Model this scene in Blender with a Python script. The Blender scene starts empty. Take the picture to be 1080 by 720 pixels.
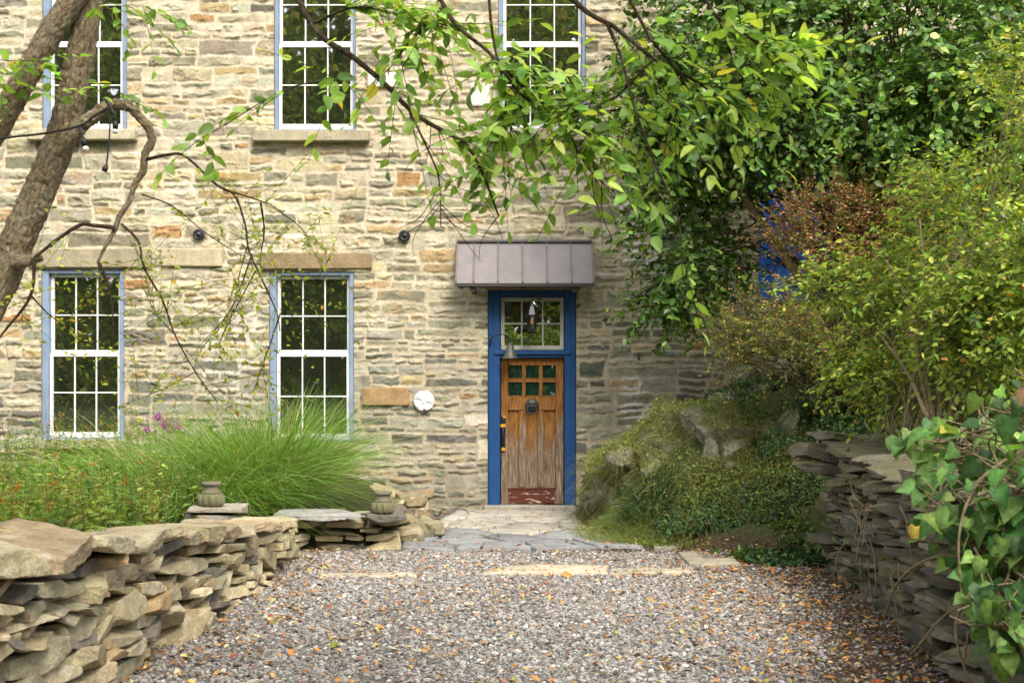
import bpy, math, random
import numpy as np
from mathutils.bvhtree import BVHTree
from mathutils import Vector

rng = np.random.default_rng(7)
random.seed(7)
PI = math.pi
scene = bpy.context.scene
COL = scene.collection
F_PX, CX, HY, CAMZ, YF = 1300.0, 540.0, 405.0, 1.7, 16.67   # focal length in photo pixels, optical axis, horizon row, eye height, facade distance

def P(px, py, Y=YF):
    return np.array([(px - CX) * Y / F_PX, Y, CAMZ - (py - HY) * Y / F_PX])
def X(px, Y=YF): return (px - CX) * Y / F_PX
def Z(py, Y=YF): return CAMZ - (py - HY) * Y / F_PX
def lin(r, g, b):
    f = lambda c: (c / 255 / 12.92) if c / 255 <= 0.04045 else ((c / 255 + 0.055) / 1.055) ** 2.4
    return np.array([f(r), f(g), f(b)])
def sstep(a, b, x):
    t = np.clip((x - a) / (b - a), 0, 1); return t * t * (3 - 2 * t)

# ------------------------------------------------------------------ noise
def _hash(i, j, k, seed):
    with np.errstate(over='ignore'):
        h = (i.astype(np.uint32) * np.uint32(374761393) + j.astype(np.uint32) * np.uint32(668265263)
             + k.astype(np.uint32) * np.uint32(2147483647) + np.uint32((seed * 974634777 + 12345) & 0xffffffff))
        h = (h ^ (h >> np.uint32(13))) * np.uint32(1274126177)
        h = h ^ (h >> np.uint32(16))
        h = h * np.uint32(2246822519); h = h ^ (h >> np.uint32(15))
    return h.astype(np.float64) / 4294967295.0 * 2 - 1
def vnoise(p, seed=0):
    p = np.asarray(p, float)
    f = np.floor(p); t = p - f; t = t * t * (3 - 2 * t)
    i = f.astype(np.int64)
    out = 0
    for a in (0, 1):
        wa = t[:, 0] if a else 1 - t[:, 0]
        for b in (0, 1):
            wb = t[:, 1] if b else 1 - t[:, 1]
            if p.shape[1] == 2:
                out = out + wa * wb * _hash(i[:, 0] + a, i[:, 1] + b, np.zeros(len(p), np.int64), seed)
            else:
                for c in (0, 1):
                    wc = t[:, 2] if c else 1 - t[:, 2]
                    out = out + wa * wb * wc * _hash(i[:, 0] + a, i[:, 1] + b, i[:, 2] + c, seed)
    return out
def fbm(p, octv=4, seed=0, gain=0.5):
    p = np.asarray(p, float); s = 0; a = 1.0; n = 0
    for o in range(octv):
        s = s + a * vnoise(p * (2.03 ** o) + o * 17.3, seed + o); n += a; a *= gain
    return s / n

# ------------------------------------------------------------------ mesh building
class MB:
    def __init__(self): self.V = []; self.F = []; self.C = []; self.n = 0; self.S = []
    def add(self, V, F, col=(0.5, 0.5, 0.5)):
        V = np.asarray(V, float); 
        c = np.asarray(col, float)
        if c.ndim == 1: c = np.tile(c, (len(V), 1))
        self.V.append(V); self.C.append(c)
        for f in (F if isinstance(F, (list, tuple)) else [F]):
            f = np.asarray(f, np.int64)
            if len(f): self.F.append(f + self.n)
        self.n += len(V)
        return self
    def arrays(self): return np.concatenate(self.V), self.F, np.concatenate(self.C)
    def build(self, name, mat, parent=None, smooth=False, origin=None, sharp=0):
        V, F, C = self.arrays()
        if parent is not None:
            o = np.zeros(3); q = parent
            while q is not None: o += np.array(q.location); q = q.parent
            loc = (0, 0, 0)
        else:
            if origin is None:
                mn, mx = V.min(0), V.max(0); origin = ((mn[0] + mx[0]) / 2, (mn[1] + mx[1]) / 2, mn[2])
            o = np.array(origin, float); loc = tuple(o)
        me = bpy.data.meshes.new(name)
        me.vertices.add(len(V)); me.vertices.foreach_set('co', (V - o).astype(np.float32).ravel())
        tot = sum(f.size for f in F); npoly = sum(len(f) for f in F)
        me.loops.add(tot); me.polygons.add(npoly)
        me.loops.foreach_set('vertex_index', np.concatenate([f.ravel() for f in F]).astype(np.int32))
        sizes = np.concatenate([np.full(len(f), f.shape[1], np.int32) for f in F])
        starts = np.concatenate([[0], np.cumsum(sizes)[:-1]]).astype(np.int32)
        me.polygons.foreach_set('loop_start', starts)
        me.polygons.foreach_set('use_smooth', np.full(npoly, bool(smooth)))
        me.update(calc_edges=True)
        ca = me.color_attributes.new('Col', 'FLOAT_COLOR', 'POINT')
        ca.data.foreach_set('color', np.concatenate([C, np.ones((len(C), 1))], 1).astype(np.float32).ravel())
        if sharp: me.set_sharp_from_angle(angle=math.radians(sharp))
        me.materials.append(mat)
        ob = bpy.data.objects.new(name, me); COL.objects.link(ob)
        ob.location = loc
        if parent is not None: ob.parent = parent
        return ob

def thing(name, label, cat, loc, group=None):
    o = bpy.data.objects.new(name, None); COL.objects.link(o)
    o.location = tuple(float(v) for v in loc); o.empty_display_size = 0.2
    o['label'] = label; o['category'] = cat
    if group: o['group'] = group
    return o
def tag(o, label=None, cat=None, group=None, kind=None):
    if label: o['label'] = label
    if cat: o['category'] = cat
    if group: o['group'] = group
    if kind: o['kind'] = kind
    return o

def cbox(mb, x0, x1, y0, y1, z0, z1, b=0.004, col=(0.5, 0.5, 0.5)):
    b = min(b, (x1 - x0) * .45, (y1 - y0) * .45, (z1 - z0) * .45)
    lo = (x0, y0, z0); hi = (x1, y1, z1); V = []; idx = {}
    for sx in (0, 1):
        for sy in (0, 1):
            for sz in (0, 1):
                s = (sx, sy, sz)
                for a in range(3):
                    v = []
                    for k in range(3):
                        base = hi[k] if s[k] else lo[k]
                        if k != a: base += -b if s[k] else b
                        v.append(base)
                    idx[(s, a)] = len(V); V.append(v)
    F4 = []; F3 = []
    for a in range(3):
        b1, c1 = [(1, 2), (2, 0), (0, 1)][a]
        for sa in (0, 1):
            q = []
            for (u, v) in ((0, 0), (1, 0), (1, 1), (0, 1)):
                s = [0, 0, 0]; s[a] = sa; s[b1] = u; s[c1] = v
                q.append(idx[(tuple(s), a)])
            F4.append(q if sa else q[::-1])
    for a in range(3):
        b1, c1 = [(1, 2), (2, 0), (0, 1)][a]
        for (u, v) in ((0, 0), (1, 0), (1, 1), (0, 1)):
            s0 = [0, 0, 0]; s0[b1] = u; s0[c1] = v; s1 = list(s0); s1[a] = 1
            s0 = tuple(s0); s1 = tuple(s1)
            q = [idx[(s0, b1)], idx[(s1, b1)], idx[(s1, c1)], idx[(s0, c1)]]
            if (u + v) % 2: q = q[::-1]
            F4.append(q if True else q)
    for s in [(i, j, k) for i in (0, 1) for j in (0, 1) for k in (0, 1)]:
        t = [idx[(s, 0)], idx[(s, 1)], idx[(s, 2)]]
        F3.append(t if sum(s) % 2 else t[::-1])
    mb.add(V, [np.array(F4), np.array(F3)], col)
    return mb

def smooth_path(pts, n):
    pts = np.asarray(pts, float)
    if len(pts) == 2:
        t = np.linspace(0, 1, n)[:, None]; return pts[0] * (1 - t) + pts[1] * t
    ext = np.vstack([2 * pts[0] - pts[1], pts, 2 * pts[-1] - pts[-2]])
    u = np.linspace(0, len(pts) - 1, n); i = np.minimum(u.astype(int), len(pts) - 2); t = (u - i)[:, None]
    p0, p1, p2, p3 = ext[i], ext[i + 1], ext[i + 2], ext[i + 3]
    return 0.5 * (2 * p1 + (p2 - p0) * t + (2 * p0 - 5 * p1 + 4 * p2 - p3) * t ** 2 + (3 * p1 - p0 - 3 * p2 + p3) * t ** 3)

def tube(mb, pts, rad, sides=6, col=(0.2, 0.15, 0.1), rough=0.0, seed=0, bark=False):
    pts = np.asarray(pts, float); n = len(pts)
    rad = np.interp(np.linspace(0, 1, n), np.linspace(0, 1, len(np.atleast_1d(rad))), np.atleast_1d(rad)) if np.ndim(rad) else np.full(n, rad)
    T = np.gradient(pts, axis=0); T /= np.linalg.norm(T, axis=1)[:, None] + 1e-9
    ref = np.array([0.31, 0.9, 0.2]) if abs(T[0][1]) < 0.8 else np.array([1., 0, 0.1])
    A = np.zeros_like(T); a = ref
    for i in range(n):
        a = a - T[i] * np.dot(a, T[i]); a /= np.linalg.norm(a) + 1e-9; A[i] = a
    B = np.cross(T, A)
    th = np.linspace(0, 2 * PI, sides, endpoint=False)
    R = rad[:, None] * np.ones((1, sides))
    if rough:
        q = np.stack([np.repeat(np.arange(n), sides) * .31, np.tile(np.cos(th), n) * 1.6, np.tile(np.sin(th), n) * 1.6], 1)
        R = R * (1 + rough * fbm(q, 3, seed).reshape(n, sides))
        if bark:       # plated bark: real ridges, and the place along and around the stem kept as the texture coordinate
            sl = np.concatenate([[0], np.cumsum(np.linalg.norm(np.diff(pts, axis=0), axis=1))]); cs, sn = np.tile(np.cos(th), n), np.tile(np.sin(th), n); rr0 = np.repeat(rad, sides)
            bc = np.stack([np.repeat(sl, sides) + seed * 3.1, rr0 * cs, rr0 * sn], 1); qq = bc * np.array([26, 62, 62])
            R = R + (.0065 * (.5 - np.abs(fbm(qq, 3, seed + 9)) * 2.2) + .006 * fbm(bc * np.array([7, 16, 16]), 3, seed + 4)).reshape(n, sides) * np.minimum(1, rad / .05)[:, None]
            col = np.vstack([bc, bc[:1], bc[-1:]])
    V = pts[:, None, :] + R[:, :, None] * (np.cos(th)[None, :, None] * A[:, None, :] + np.sin(th)[None, :, None] * B[:, None, :])
    V = V.reshape(-1, 3)
    i, j = np.meshgrid(np.arange(n - 1), np.arange(sides), indexing='ij'); j2 = (j + 1) % sides
    F = np.stack([i * sides + j, i * sides + j2, (i + 1) * sides + j2, (i + 1) * sides + j], -1).reshape(-1, 4)
    V = np.vstack([V, pts[0], pts[-1]])
    k = np.arange(sides); k2 = (k + 1) % sides
    c0 = np.stack([np.full(sides, n * sides), k2, k], 1); c1 = np.stack([np.full(sides, n * sides + 1), (n - 1) * sides + k, (n - 1) * sides + k2], 1)
    mb.add(V, [F, np.vstack([c0, c1])], col)
    return mb

def lathe(mb, prof, center, sides=24, col=(0.5, 0.5, 0.5), lobes=None, axis='z'):
    prof = np.asarray(prof, float); n = len(prof); th = np.linspace(0, 2 * PI, sides, endpoint=False)
    r = prof[:, 0][:, None] * np.ones((1, sides))
    if lobes is not None:
        cnt, amp = lobes; r = r * (1 + np.asarray(amp)[:, None] * (np.abs(np.cos(th * cnt / 2))[None, :] ** .7 - 1))
    x = r * np.cos(th); y = r * np.sin(th); z = prof[:, 1][:, None] * np.ones((1, sides))
    V = np.stack([x, y, z], -1).reshape(-1, 3)
    if axis == 'y': V = np.stack([V[:, 0], -V[:, 2], V[:, 1]], 1)      # profile height runs toward the viewer
    V = V + np.asarray(center)
    i, j = np.meshgrid(np.arange(n - 1), np.arange(sides), indexing='ij'); j2 = (j + 1) % sides
    F = np.stack([i * sides + j, i * sides + j2, (i + 1) * sides + j2, (i + 1) * sides + j], -1).reshape(-1, 4)
    cap = [np.arange(sides)[::-1][None, :], ((n - 1) * sides + np.arange(sides))[None, :]]
    mb.add(V, [F] + cap, col)
    return mb

# rock: a rounded convex polyhedron (box planes + chipped corners) with a rough skin
def _cubesphere(n):
    g = np.linspace(-1, 1, n); u, v = np.meshgrid(g, g, indexing='ij'); V = []; F = []
    for a in range(3):
        for s in (-1, 1):
            p = np.zeros((n, n, 3)); p[..., a] = s; p[..., (a + 1) % 3] = u * s; p[..., (a + 2) % 3] = v
            b = len(V) * n * n; V.append(p.reshape(-1, 3))
            i, j = np.meshgrid(np.arange(n - 1), np.arange(n - 1), indexing='ij')
            F.append(np.stack([b + i * n + j, b + (i + 1) * n + j, b + (i + 1) * n + j + 1, b + i * n + j + 1], -1).reshape(-1, 4))
    V = np.concatenate(V); F = np.concatenate(F)
    key = np.round(V * 1000).astype(int); _, first, inv = np.unique(key, axis=0, return_index=True, return_inverse=True)
    return V[first], inv.reshape(-1)[F]
_CS = {}
def rock(mb, c, size, rot=0., tilt=(0., 0.), col=(.3, .28, .22), n=9, chips=7, rough=0.02, r=None, flat=1.0, colvar=0.12):
    r = r or rng
    if n not in _CS: _CS[n] = _cubesphere(n)
    D, F = _CS[n]; size = np.asarray(size, float) / 2
    # grid is denser near the box edges if scaled to the box first
    d = D * size; d = d / np.linalg.norm(d, axis=1)[:, None]
    N = []; H = []
    for a in range(3):
        for s in (-1, 1):
            nrm = np.zeros(3); nrm[a] = s
            k = 0.06 * min(1, flat * 2) if a == 2 else 0.16 * flat
            nrm = nrm + r.normal(0, k, 3); nrm /= np.linalg.norm(nrm); N.append(nrm); H.append(size[a] * r.uniform(.9, 1.0))
    for _ in range(chips):
        s = r.choice([-1, 1], 3) * r.uniform(.25, 1, 3); q = s / size; q /= np.linalg.norm(q)
        N.append(q); H.append(np.dot(np.abs(q), size) * r.uniform(.62, .9))
    N = np.array(N); H = np.array(H)
    dn = d @ N.T; inv = np.where(dn > 1e-4, dn / H, 0)
    p = 70
    rad = 1.0 / np.power(np.sum(np.power(inv, p), 1), 1 / p)
    off = r.uniform(-50, 50, 3); m = size.mean()
    V = d * rad[:, None]
    nz = fbm(V / m * 1.4 + off, 3, 3) * .6 + np.abs(fbm(V / m * np.array([2.2, 2.2, 6]) + off, 2, 9)) * .7 - .25
    V = V + d * (nz * rough * m * 4)[:, None]
    cc, ss = math.cos(tilt[0]), math.sin(tilt[0]); V = V @ np.array([[cc, 0, -ss], [0, 1, 0], [ss, 0, cc]])
    cc, ss = math.cos(tilt[1]), math.sin(tilt[1]); V = V @ np.array([[1, 0, 0], [0, cc, ss], [0, -ss, cc]])
    cc, ss = math.cos(rot), math.sin(rot); V = V @ np.array([[cc, ss, 0], [-ss, cc, 0], [0, 0, 1]])
    col = np.asarray(col) * (1 + colvar * r.normal()) 
    cv = col[None, :] * (1 + .18 * fbm(V / m + off, 2, 5))[:, None]
    mb.add(V + np.asarray(c), F, np.clip(cv, .01, .9))
    return mb

# ------------------------------------------------------------------ leaves and blades
def _tmpl(kind):
    if kind == 'dia':
        V = np.array([[0, 0, 0], [.5, .45, .16], [0, 1, 0], [-.5, .45, .16]]); F = [np.array([[0, 1, 2], [0, 2, 3]])]
    elif kind == 'oval':
        V = np.array([[0, 0, 0], [0, .33, 0], [0, .68, 0], [0, 1, 0], [.36, .16, .08], [.5, .45, .12], [.3, .78, .07], [-.36, .16, .08], [-.5, .45, .12], [-.3, .78, .07]])
        F = [np.array([[0, 4, 5, 1], [1, 5, 6, 2], [0, 1, 8, 7], [1, 2, 9, 8]]), np.array([[2, 6, 3], [2, 3, 9]])]
    elif kind == 'heart':
        V = np.array([[0, 0, 0], [0, .33, -.02], [0, .66, 0], [0, 1.05, -.06], [.3, -.15, .05], [.52, .12, .09], [.46, .45, .1], [.24, .75, .05],
                      [-.3, -.15, .05], [-.52, .12, .09], [-.46, .45, .1], [-.24, .75, .05]])
        F = [np.array([[0, 4, 5, 1], [1, 5, 6, 2], [0, 1, 9, 8], [1, 2, 10, 9]]), np.array([[2, 6, 7], [2, 7, 3], [2, 11, 10], [2, 3, 11]])]
    return V, F
def unit(v): return v / (np.linalg.norm(v, axis=-1, keepdims=True) + 1e-9)
def leaves(mb, pos, dirs, nrm, L, W, kind='dia', curl=0.15, cols=None):
    n = len(pos); T, F = _tmpl(kind); k = len(T)
    t = unit(np.asarray(dirs, float)); s = unit(np.cross(t, nrm)); w = np.cross(s, t)
    L = np.broadcast_to(L, (n,)); W = np.broadcast_to(W, (n,))
    cu = curl * rng.uniform(.2, 1.8, n)
    zz = T[None, :, 2] * (W * rng.uniform(.3, 1.6, n))[:, None] - (cu * L)[:, None] * (T[None, :, 1] ** 2)
    V = pos[:, None, :] + t[:, None, :] * (L[:, None] * T[None, :, 1])[..., None] + s[:, None, :] * (W[:, None] * T[None, :, 0])[..., None] + w[:, None, :] * zz[..., None]
    base = (np.arange(n) * k)
    Fs = [(base[:, None, None] + f[None]).reshape(-1, f.shape[1]) for f in F]
    cc_ = np.repeat(cols, k, 0)
    if kind == 'heart': cc_ = np.clip(cc_ * np.tile(np.array([1.5, 1.35, 1.2, 1., .95, .85, .85, .9, .95, .85, .85, .9]), n)[:, None], .004, .9)     # pale midrib, darker margin
    mb.add(V.reshape(-1, 3), Fs, cc_)
def pal(n, colors, weights=None, jit=0.15):
    colors = np.array(colors, float); w = None if weights is None else np.array(weights, float) / np.sum(weights)
    c = colors[rng.choice(len(colors), n, p=w)]
    c = c * np.exp(rng.normal(0, jit, (n, 1))) * np.exp(rng.normal(0, jit * .35, (n, 3)))
    return np.clip(c, .004, .9)
def rdir(n, bias=(0, 0, 0)):
    return unit(rng.normal(0, 1, (n, 3)) + np.array(bias))
def blades(mb, base, direc, length, width, droop, cols, seg=5):
    n = len(base); t = np.linspace(0, 1, seg + 1)
    horiz = unit(np.stack([direc[:, 0], direc[:, 1], np.zeros(n)], 1))
    P_ = base[:, None, :] + direc[:, None, :] * (length[:, None] * t[None])[..., None]
    P_ = P_ + horiz[:, None, :] * ((droop * length * .55)[:, None] * t[None] ** 2)[..., None]
    P_[..., 2] -= (droop * length)[:, None] * t[None] ** 2.4
    side = unit(np.cross(direc, np.array([0, 0, 1.])) + rng.normal(0, .5, (n, 3)))
    wd = width[:, None] * (1 - t[None] ** 1.6) + .0008
    A = P_ + side[:, None, :] * wd[..., None] / 2; B = P_ - side[:, None, :] * wd[..., None] / 2
    V = np.stack([A, B], 2).reshape(n, -1, 3); k = V.shape[1]
    q = np.arange(seg) * 2; f = np.stack([q, q + 1, q + 3, q + 2], 1)
    F = (np.arange(n)[:, None, None] * k + f[None]).reshape(-1, 4)
    mb.add(V.reshape(-1, 3), F, np.repeat(cols, k, 0))

# ------------------------------------------------------------------ materials
def newmat(name):
    m = bpy.data.materials.new(name); m.use_nodes = True; nt = m.node_tree; nt.nodes.clear()
    out = nt.nodes.new('ShaderNodeOutputMaterial'); return m, nt, out
def N(nt, t, **kw):
    n = nt.nodes.new(t)
    for k, v in kw.items():
        if k in n.inputs: n.inputs[k].default_value = v
        else: setattr(n, k, v)
    return n
def ramp(nt, fac, stops):
    r = nt.nodes.new('ShaderNodeValToRGB'); e = r.color_ramp.elements
    while len(e) < len(stops): e.new(.5)
    for el, (p, c) in zip(e, stops): el.position = p; el.color = (c[0], c[1], c[2], 1) if np.ndim(c) else (c, c, c, 1)
    nt.links.new(fac, r.inputs['Fac']); return r.outputs['Color']
def mixc(nt, fac, a, b, mode='MIX'):
    m = nt.nodes.new('ShaderNodeMix'); m.data_type = 'RGBA'; m.blend_type = mode
    def put(s, v):
        if hasattr(v, 'is_linked'): nt.links.new(v, s)
        elif np.ndim(v) == 0: s.default_value = v
        else: s.default_value = (v[0], v[1], v[2], 1)
    put(m.inputs[0], fac); put(m.inputs[6], a); put(m.inputs[7], b)
    return m.outputs[2]
def coords(nt, scale=(1, 1, 1)):
    tc = N(nt, 'ShaderNodeTexCoord'); mp = N(nt, 'ShaderNodeMapping'); mp.inputs['Scale'].default_value = scale
    nt.links.new(tc.outputs['Object'], mp.inputs['Vector']); return mp.outputs['Vector']
def noise(nt, vec, scale, detail=4, rough=.55, dist=0.):
    n = N(nt, 'ShaderNodeTexNoise', Scale=scale, Detail=detail, Roughness=rough, Distortion=dist)
    nt.links.new(vec, n.inputs['Vector']); return n.outputs['Fac']
def bump(nt, h, strength=.3, dist=.02, prev=None):
    b = N(nt, 'ShaderNodeBump', Strength=strength, Distance=dist); nt.links.new(h, b.inputs['Height'])
    if prev is not None: nt.links.new(prev, b.inputs['Normal'])
    return b.outputs['Normal']
def principled(nt, out, base, rough=.8, normal=None, spec=.3, metal=0.):
    p = N(nt, 'ShaderNodeBsdfPrincipled', Roughness=rough, Metallic=metal)
    p.inputs['Specular IOR Level'].default_value = spec
    if hasattr(base, 'is_linked'): nt.links.new(base, p.inputs['Base Color'])
    else: p.inputs['Base Color'].default_value = (*base, 1)
    if normal is not None: nt.links.new(normal, p.inputs['Normal'])
    nt.links.new(p.outputs[0], out.inputs[0]); return p
def attr(nt):
    a = N(nt, 'ShaderNodeVertexColor'); a.layer_name = 'Col'; return a.outputs['Color']

def stone_mat(name, scale=1., lichen=.35, moss=0., bstr=.5, contrast=.3, rust=.0):
    m, nt, out = newmat(name); v = coords(nt)
    n1 = noise(nt, v, 7 * scale, 6, .62); n2 = noise(nt, v, 45 * scale, 5, .65); n3 = noise(nt, v, 3.1 * scale, 5, .7, .5)
    c = mixc(nt, 1., attr(nt), ramp(nt, n1, [(.25, 1 - contrast * 1.3), (.75, 1 + contrast)]), 'MULTIPLY')
    c = mixc(nt, 1., c, ramp(nt, n2, [(.3, .78), (.7, 1.2)]), 'MULTIPLY')
    if rust: c = mixc(nt, ramp(nt, noise(nt, v, 2.3 * scale, 4, .6), [(.56, 0.), (.7, rust)]), c, (.36, .2, .08))
    if lichen: c = mixc(nt, ramp(nt, n3, [(.58, 0.), (.66, lichen)]), c, (.52, .5, .42))
    if moss:
        g = N(nt, 'ShaderNodeNewGeometry'); sx = N(nt, 'ShaderNodeSeparateXYZ'); nt.links.new(g.outputs['Normal'], sx.inputs[0])
        mm = N(nt, 'ShaderNodeMath', operation='MULTIPLY'); nt.links.new(noise(nt, v, 1.7, 6, .7), mm.inputs[0])
        mr = N(nt, 'ShaderNodeMapRange'); nt.links.new(sx.outputs[2], mr.inputs[0]); mr.inputs[1].default_value = -.6; mr.inputs[2].default_value = .6; mr.inputs[3].default_value = .8; mr.inputs[4].default_value = 1.15
        nt.links.new(mr.outputs[0], mm.inputs[1])
        c = mixc(nt, ramp(nt, mm.outputs[0], [(.42, 0.), (.55, moss)]), c, mixc(nt, n2, (.05, .06, .012), (.15, .15, .03)))
    n4 = noise(nt, v, 170 * scale, 3, .6); c = mixc(nt, 1., c, ramp(nt, n4, [(.3, .84), (.7, 1.14)]), 'MULTIPLY')
    nn = bump(nt, n2, bstr, .014); nn = bump(nt, n1, bstr, .03, nn); nn = bump(nt, n4, bstr * .6, .004, nn)
    principled(nt, out, c, .92, nn, .2); return m
def leaf_mat(name, gloss=.4, trans=.35, spec=.4, tint=(1.4, 1.3, .5), mott=.0):
    m, nt, out = newmat(name); a = attr(nt)
    v = coords(nt); c = mixc(nt, 1., a, ramp(nt, noise(nt, v, 40, 3), [(.3, .8 - mott), (.7, 1.18 + mott)]), 'MULTIPLY')
    if mott: c = mixc(nt, ramp(nt, noise(nt, v, 95, 4, .7), [(.62, 0.), (.7, .55)]), c, (.16, .12, .04))
    p = principled(nt, out, c, gloss, bump(nt, noise(nt, v, 60, 3), .5, .006) if mott else None, spec)
    t = N(nt, 'ShaderNodeBsdfTranslucent'); nt.links.new(mixc(nt, 1., c, tint, 'MULTIPLY'), t.inputs[0])
    mx = N(nt, 'ShaderNodeMixShader', Fac=trans); nt.links.new(p.outputs[0], mx.inputs[1]); nt.links.new(t.outputs[0], mx.inputs[2])
    nt.links.new(mx.outputs[0], out.inputs[0]); return m
def bark_mat(name, dark, light, scale=1., lich=.4):
    m, nt, out = newmat(name); v = coords(nt, (1, 1, .35))
    n1 = noise(nt, v, 30 * scale, 6, .7, 1.); n2 = noise(nt, v, 9 * scale, 4, .6)
    c = ramp(nt, n1, [(.32, dark), (.62, light)])
    c = mixc(nt, ramp(nt, n2, [(.55, 0.), (.68, lich)]), c, (.38, .35, .27))
    principled(nt, out, c, .95, bump(nt, n1, 1., .05), .1); return m
def bark_plate_mat(name):
    m, nt, out = newmat(name); mp = N(nt, 'ShaderNodeMapping'); mp.inputs['Scale'].default_value = (26, 70, 70); nt.links.new(attr(nt), mp.inputs['Vector']); v = mp.outputs['Vector']
    n1 = noise(nt, v, 1., 7, .7, .8); n2 = noise(nt, v, .16, 4, .6); n3 = noise(nt, v, 3.5, 4, .7)
    vo = N(nt, 'ShaderNodeTexVoronoi', feature='DISTANCE_TO_EDGE', Scale=.55); nt.links.new(v, vo.inputs['Vector'])
    c = ramp(nt, n1, [(.28, (.11, .078, .045)), (.5, (.3, .235, .15)), (.7, (.5, .41, .28))])
    c = mixc(nt, 1., c, ramp(nt, n3, [(.3, .7), (.7, 1.25)]), 'MULTIPLY')
    c = mixc(nt, ramp(nt, n2, [(.5, 0.), (.66, .5)]), c, (.42, .4, .3))
    c = mixc(nt, ramp(nt, vo.outputs['Distance'], [(.0, .6), (.08, 0.)]), c, (.07, .048, .028))
    b = bump(nt, n1, 1., .03); b = bump(nt, vo.outputs['Distance'], .5, .02, b); principled(nt, out, c, .95, b, .1); return m
def paint_mat(name, col, wear=(.3, .25, .18), amount=.15, rough=.5, spec=.35, grain=14):
    m, nt, out = newmat(name); v = coords(nt, (1, 1, .25)); n1 = noise(nt, v, grain, 6, .65); n2 = noise(nt, coords(nt), 60, 5, .7)
    c = mixc(nt, 1., col, ramp(nt, noise(nt, coords(nt), 3, 4), [(.3, .82), (.7, 1.14)]), 'MULTIPLY')
    c = mixc(nt, ramp(nt, n2, [(.62, 0.), (.7, amount)]), c, wear)
    principled(nt, out, c, rough, bump(nt, n1, .25, .006), spec); return m

M = {}
M['wall'] = stone_mat('wall_stone', 1., .25, 0, .55, .22)
M['dry'] = stone_mat('field_stone', 1.2, .4, 0, .9, .34, .4)
M['dry_dark'] = stone_mat('slab_stone', 1.3, .15, .4, .8, .34, .15)
M['rock'] = stone_mat('mossy_rock', .9, .45, .85, .9, .45)
M['dressed'] = stone_mat('dressed_stone', 1., .2, 0, .35, .22)
M['urn'] = stone_mat('cast_stone', 1.6, .3, .5, .5, .3)
M['flag'] = stone_mat('flagstone', .8, .25, 0, .25, .2)
M['gravel'] = stone_mat('crushed_stone', 2.5, 0, 0, .2, .15)
M['blue'] = paint_mat('blue_paint', (.01, .062, .19), (.1, .12, .14), .5, .5)
M['blue_pale'] = paint_mat('faded_blue_paint', (.2, .26, .36), (.45, .45, .45), .35, .6)
M['blue_bright'] = paint_mat('bright_blue_paint', (.03, .16, .62), (.05, .12, .4), .2, .5)
M['white'] = paint_mat('white_paint', (.72, .72, .69), (.5, .47, .4), .25, .5)
M['cream'] = paint_mat('grey_white_paint', (.42, .41, .35), (.3, .27, .2), .3, .55)
M['plaster'] = paint_mat('white_plaster', (.78, .78, .76), (.6, .58, .5), .2, .8)
M['leaf'] = leaf_mat('leaf', .42, .5, .4)
M['leaf_vine'] = leaf_mat('vine_leaf', .5, .38, .3, mott=.14)
M['leaf_gloss'] = leaf_mat('glossy_leaf', .34, .3, .5)
M['leaf_dark'] = leaf_mat('ivy_leaf', .4, .12, .35)
M['leaf_small'] = leaf_mat('shrub_leaf', .5, .42, .3)
M['dead'] = leaf_mat('fallen_leaf', .7, .15, .2, (1.1, 1., .8))
M['grass'] = leaf_mat('grass_blade', .4, .35, .4, (1.2, 1.25, .6))
M['petal'] = leaf_mat('petal', .6, .3, .2, (1.1, 1, 1.1))
M['bark'] = bark_mat('grey_brown_bark', (.07, .045, .026), (.4, .3, .185), 1., .35)
M['bark_plate'] = bark_plate_mat('plated_bark')
M['twig'] = bark_mat('dark_bark', (.03, .022, .014), (.12, .09, .055), 1.5, .25)
M['stem'] = bark_mat('tan_stem', (.24, .18, .1), (.52, .42, .26), 2., .1)

def simple(name, col, rough=.5, spec=.4, metal=0., bs=.1, sc=50):
    m, nt, out = newmat(name); v = coords(nt); n = noise(nt, v, sc, 4)
    c = mixc(nt, 1., col, ramp(nt, n, [(.3, .85), (.7, 1.12)]), 'MULTIPLY')
    principled(nt, out, c, rough, bump(nt, n, bs, .004), spec, metal); return m
M['black'] = simple('black_iron', (.012, .013, .016), .35, .6)
M['rubber'] = simple('black_rubber', (.014, .014, .013), .5, .4)
M['pewter'] = simple('dull_pewter', (.1, .095, .08), .5, .4, .4)
M['iron_old'] = simple('old_iron', (.06, .06, .055), .5, .5, .5)
M['awning'] = simple('grey_metal_sheet', (.2, .175, .175), .42, .5, 0., .02, 4)
M['awning_seam'] = simple('grey_metal_seam', (.13, .115, .115), .45, .5, 0., .02, 4)  # same metal darkened, so seam shading is carried by the colour
M['awning_dark'] = simple('dark_metal_edge', (.05, .045, .045), .5, .4)
M['timber'] = simple('weathered_timber', (.22, .18, .11), .9, .1, 0., .4, 20)
M['yellow'] = simple('yellow_tape', (.7, .32, .01), .5, .4)
M['amber'] = simple('amber_glass', (.3, .15, .02), .3, .5)
M['bulb'] = simple('clear_bulb', (.75, .74, .7), .1, .6)
M['roof'] = simple('dark_slate', (.08, .08, .085), .7, .3, 0., .3, 12)
M['soilwall'] = simple('packed_earth', (.035, .028, .02), 1., .05, 0., .4, 12)

def glass_mat(name, ior, base):
    m, nt, out = newmat(name); v = coords(nt)
    p = principled(nt, out, base, .015, bump(nt, noise(nt, v, 2.2, 2), .04, .02), .5); p.inputs['IOR'].default_value = ior; return m
M['glass'] = glass_mat('old_window_glass', 4.2, (.016, .022, .011))  # opaque pane: dark room and green reflection tinted into its base colour
M['glass_green'] = glass_mat('green_door_glass', 2.0, (.008, .03, .02))

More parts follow.
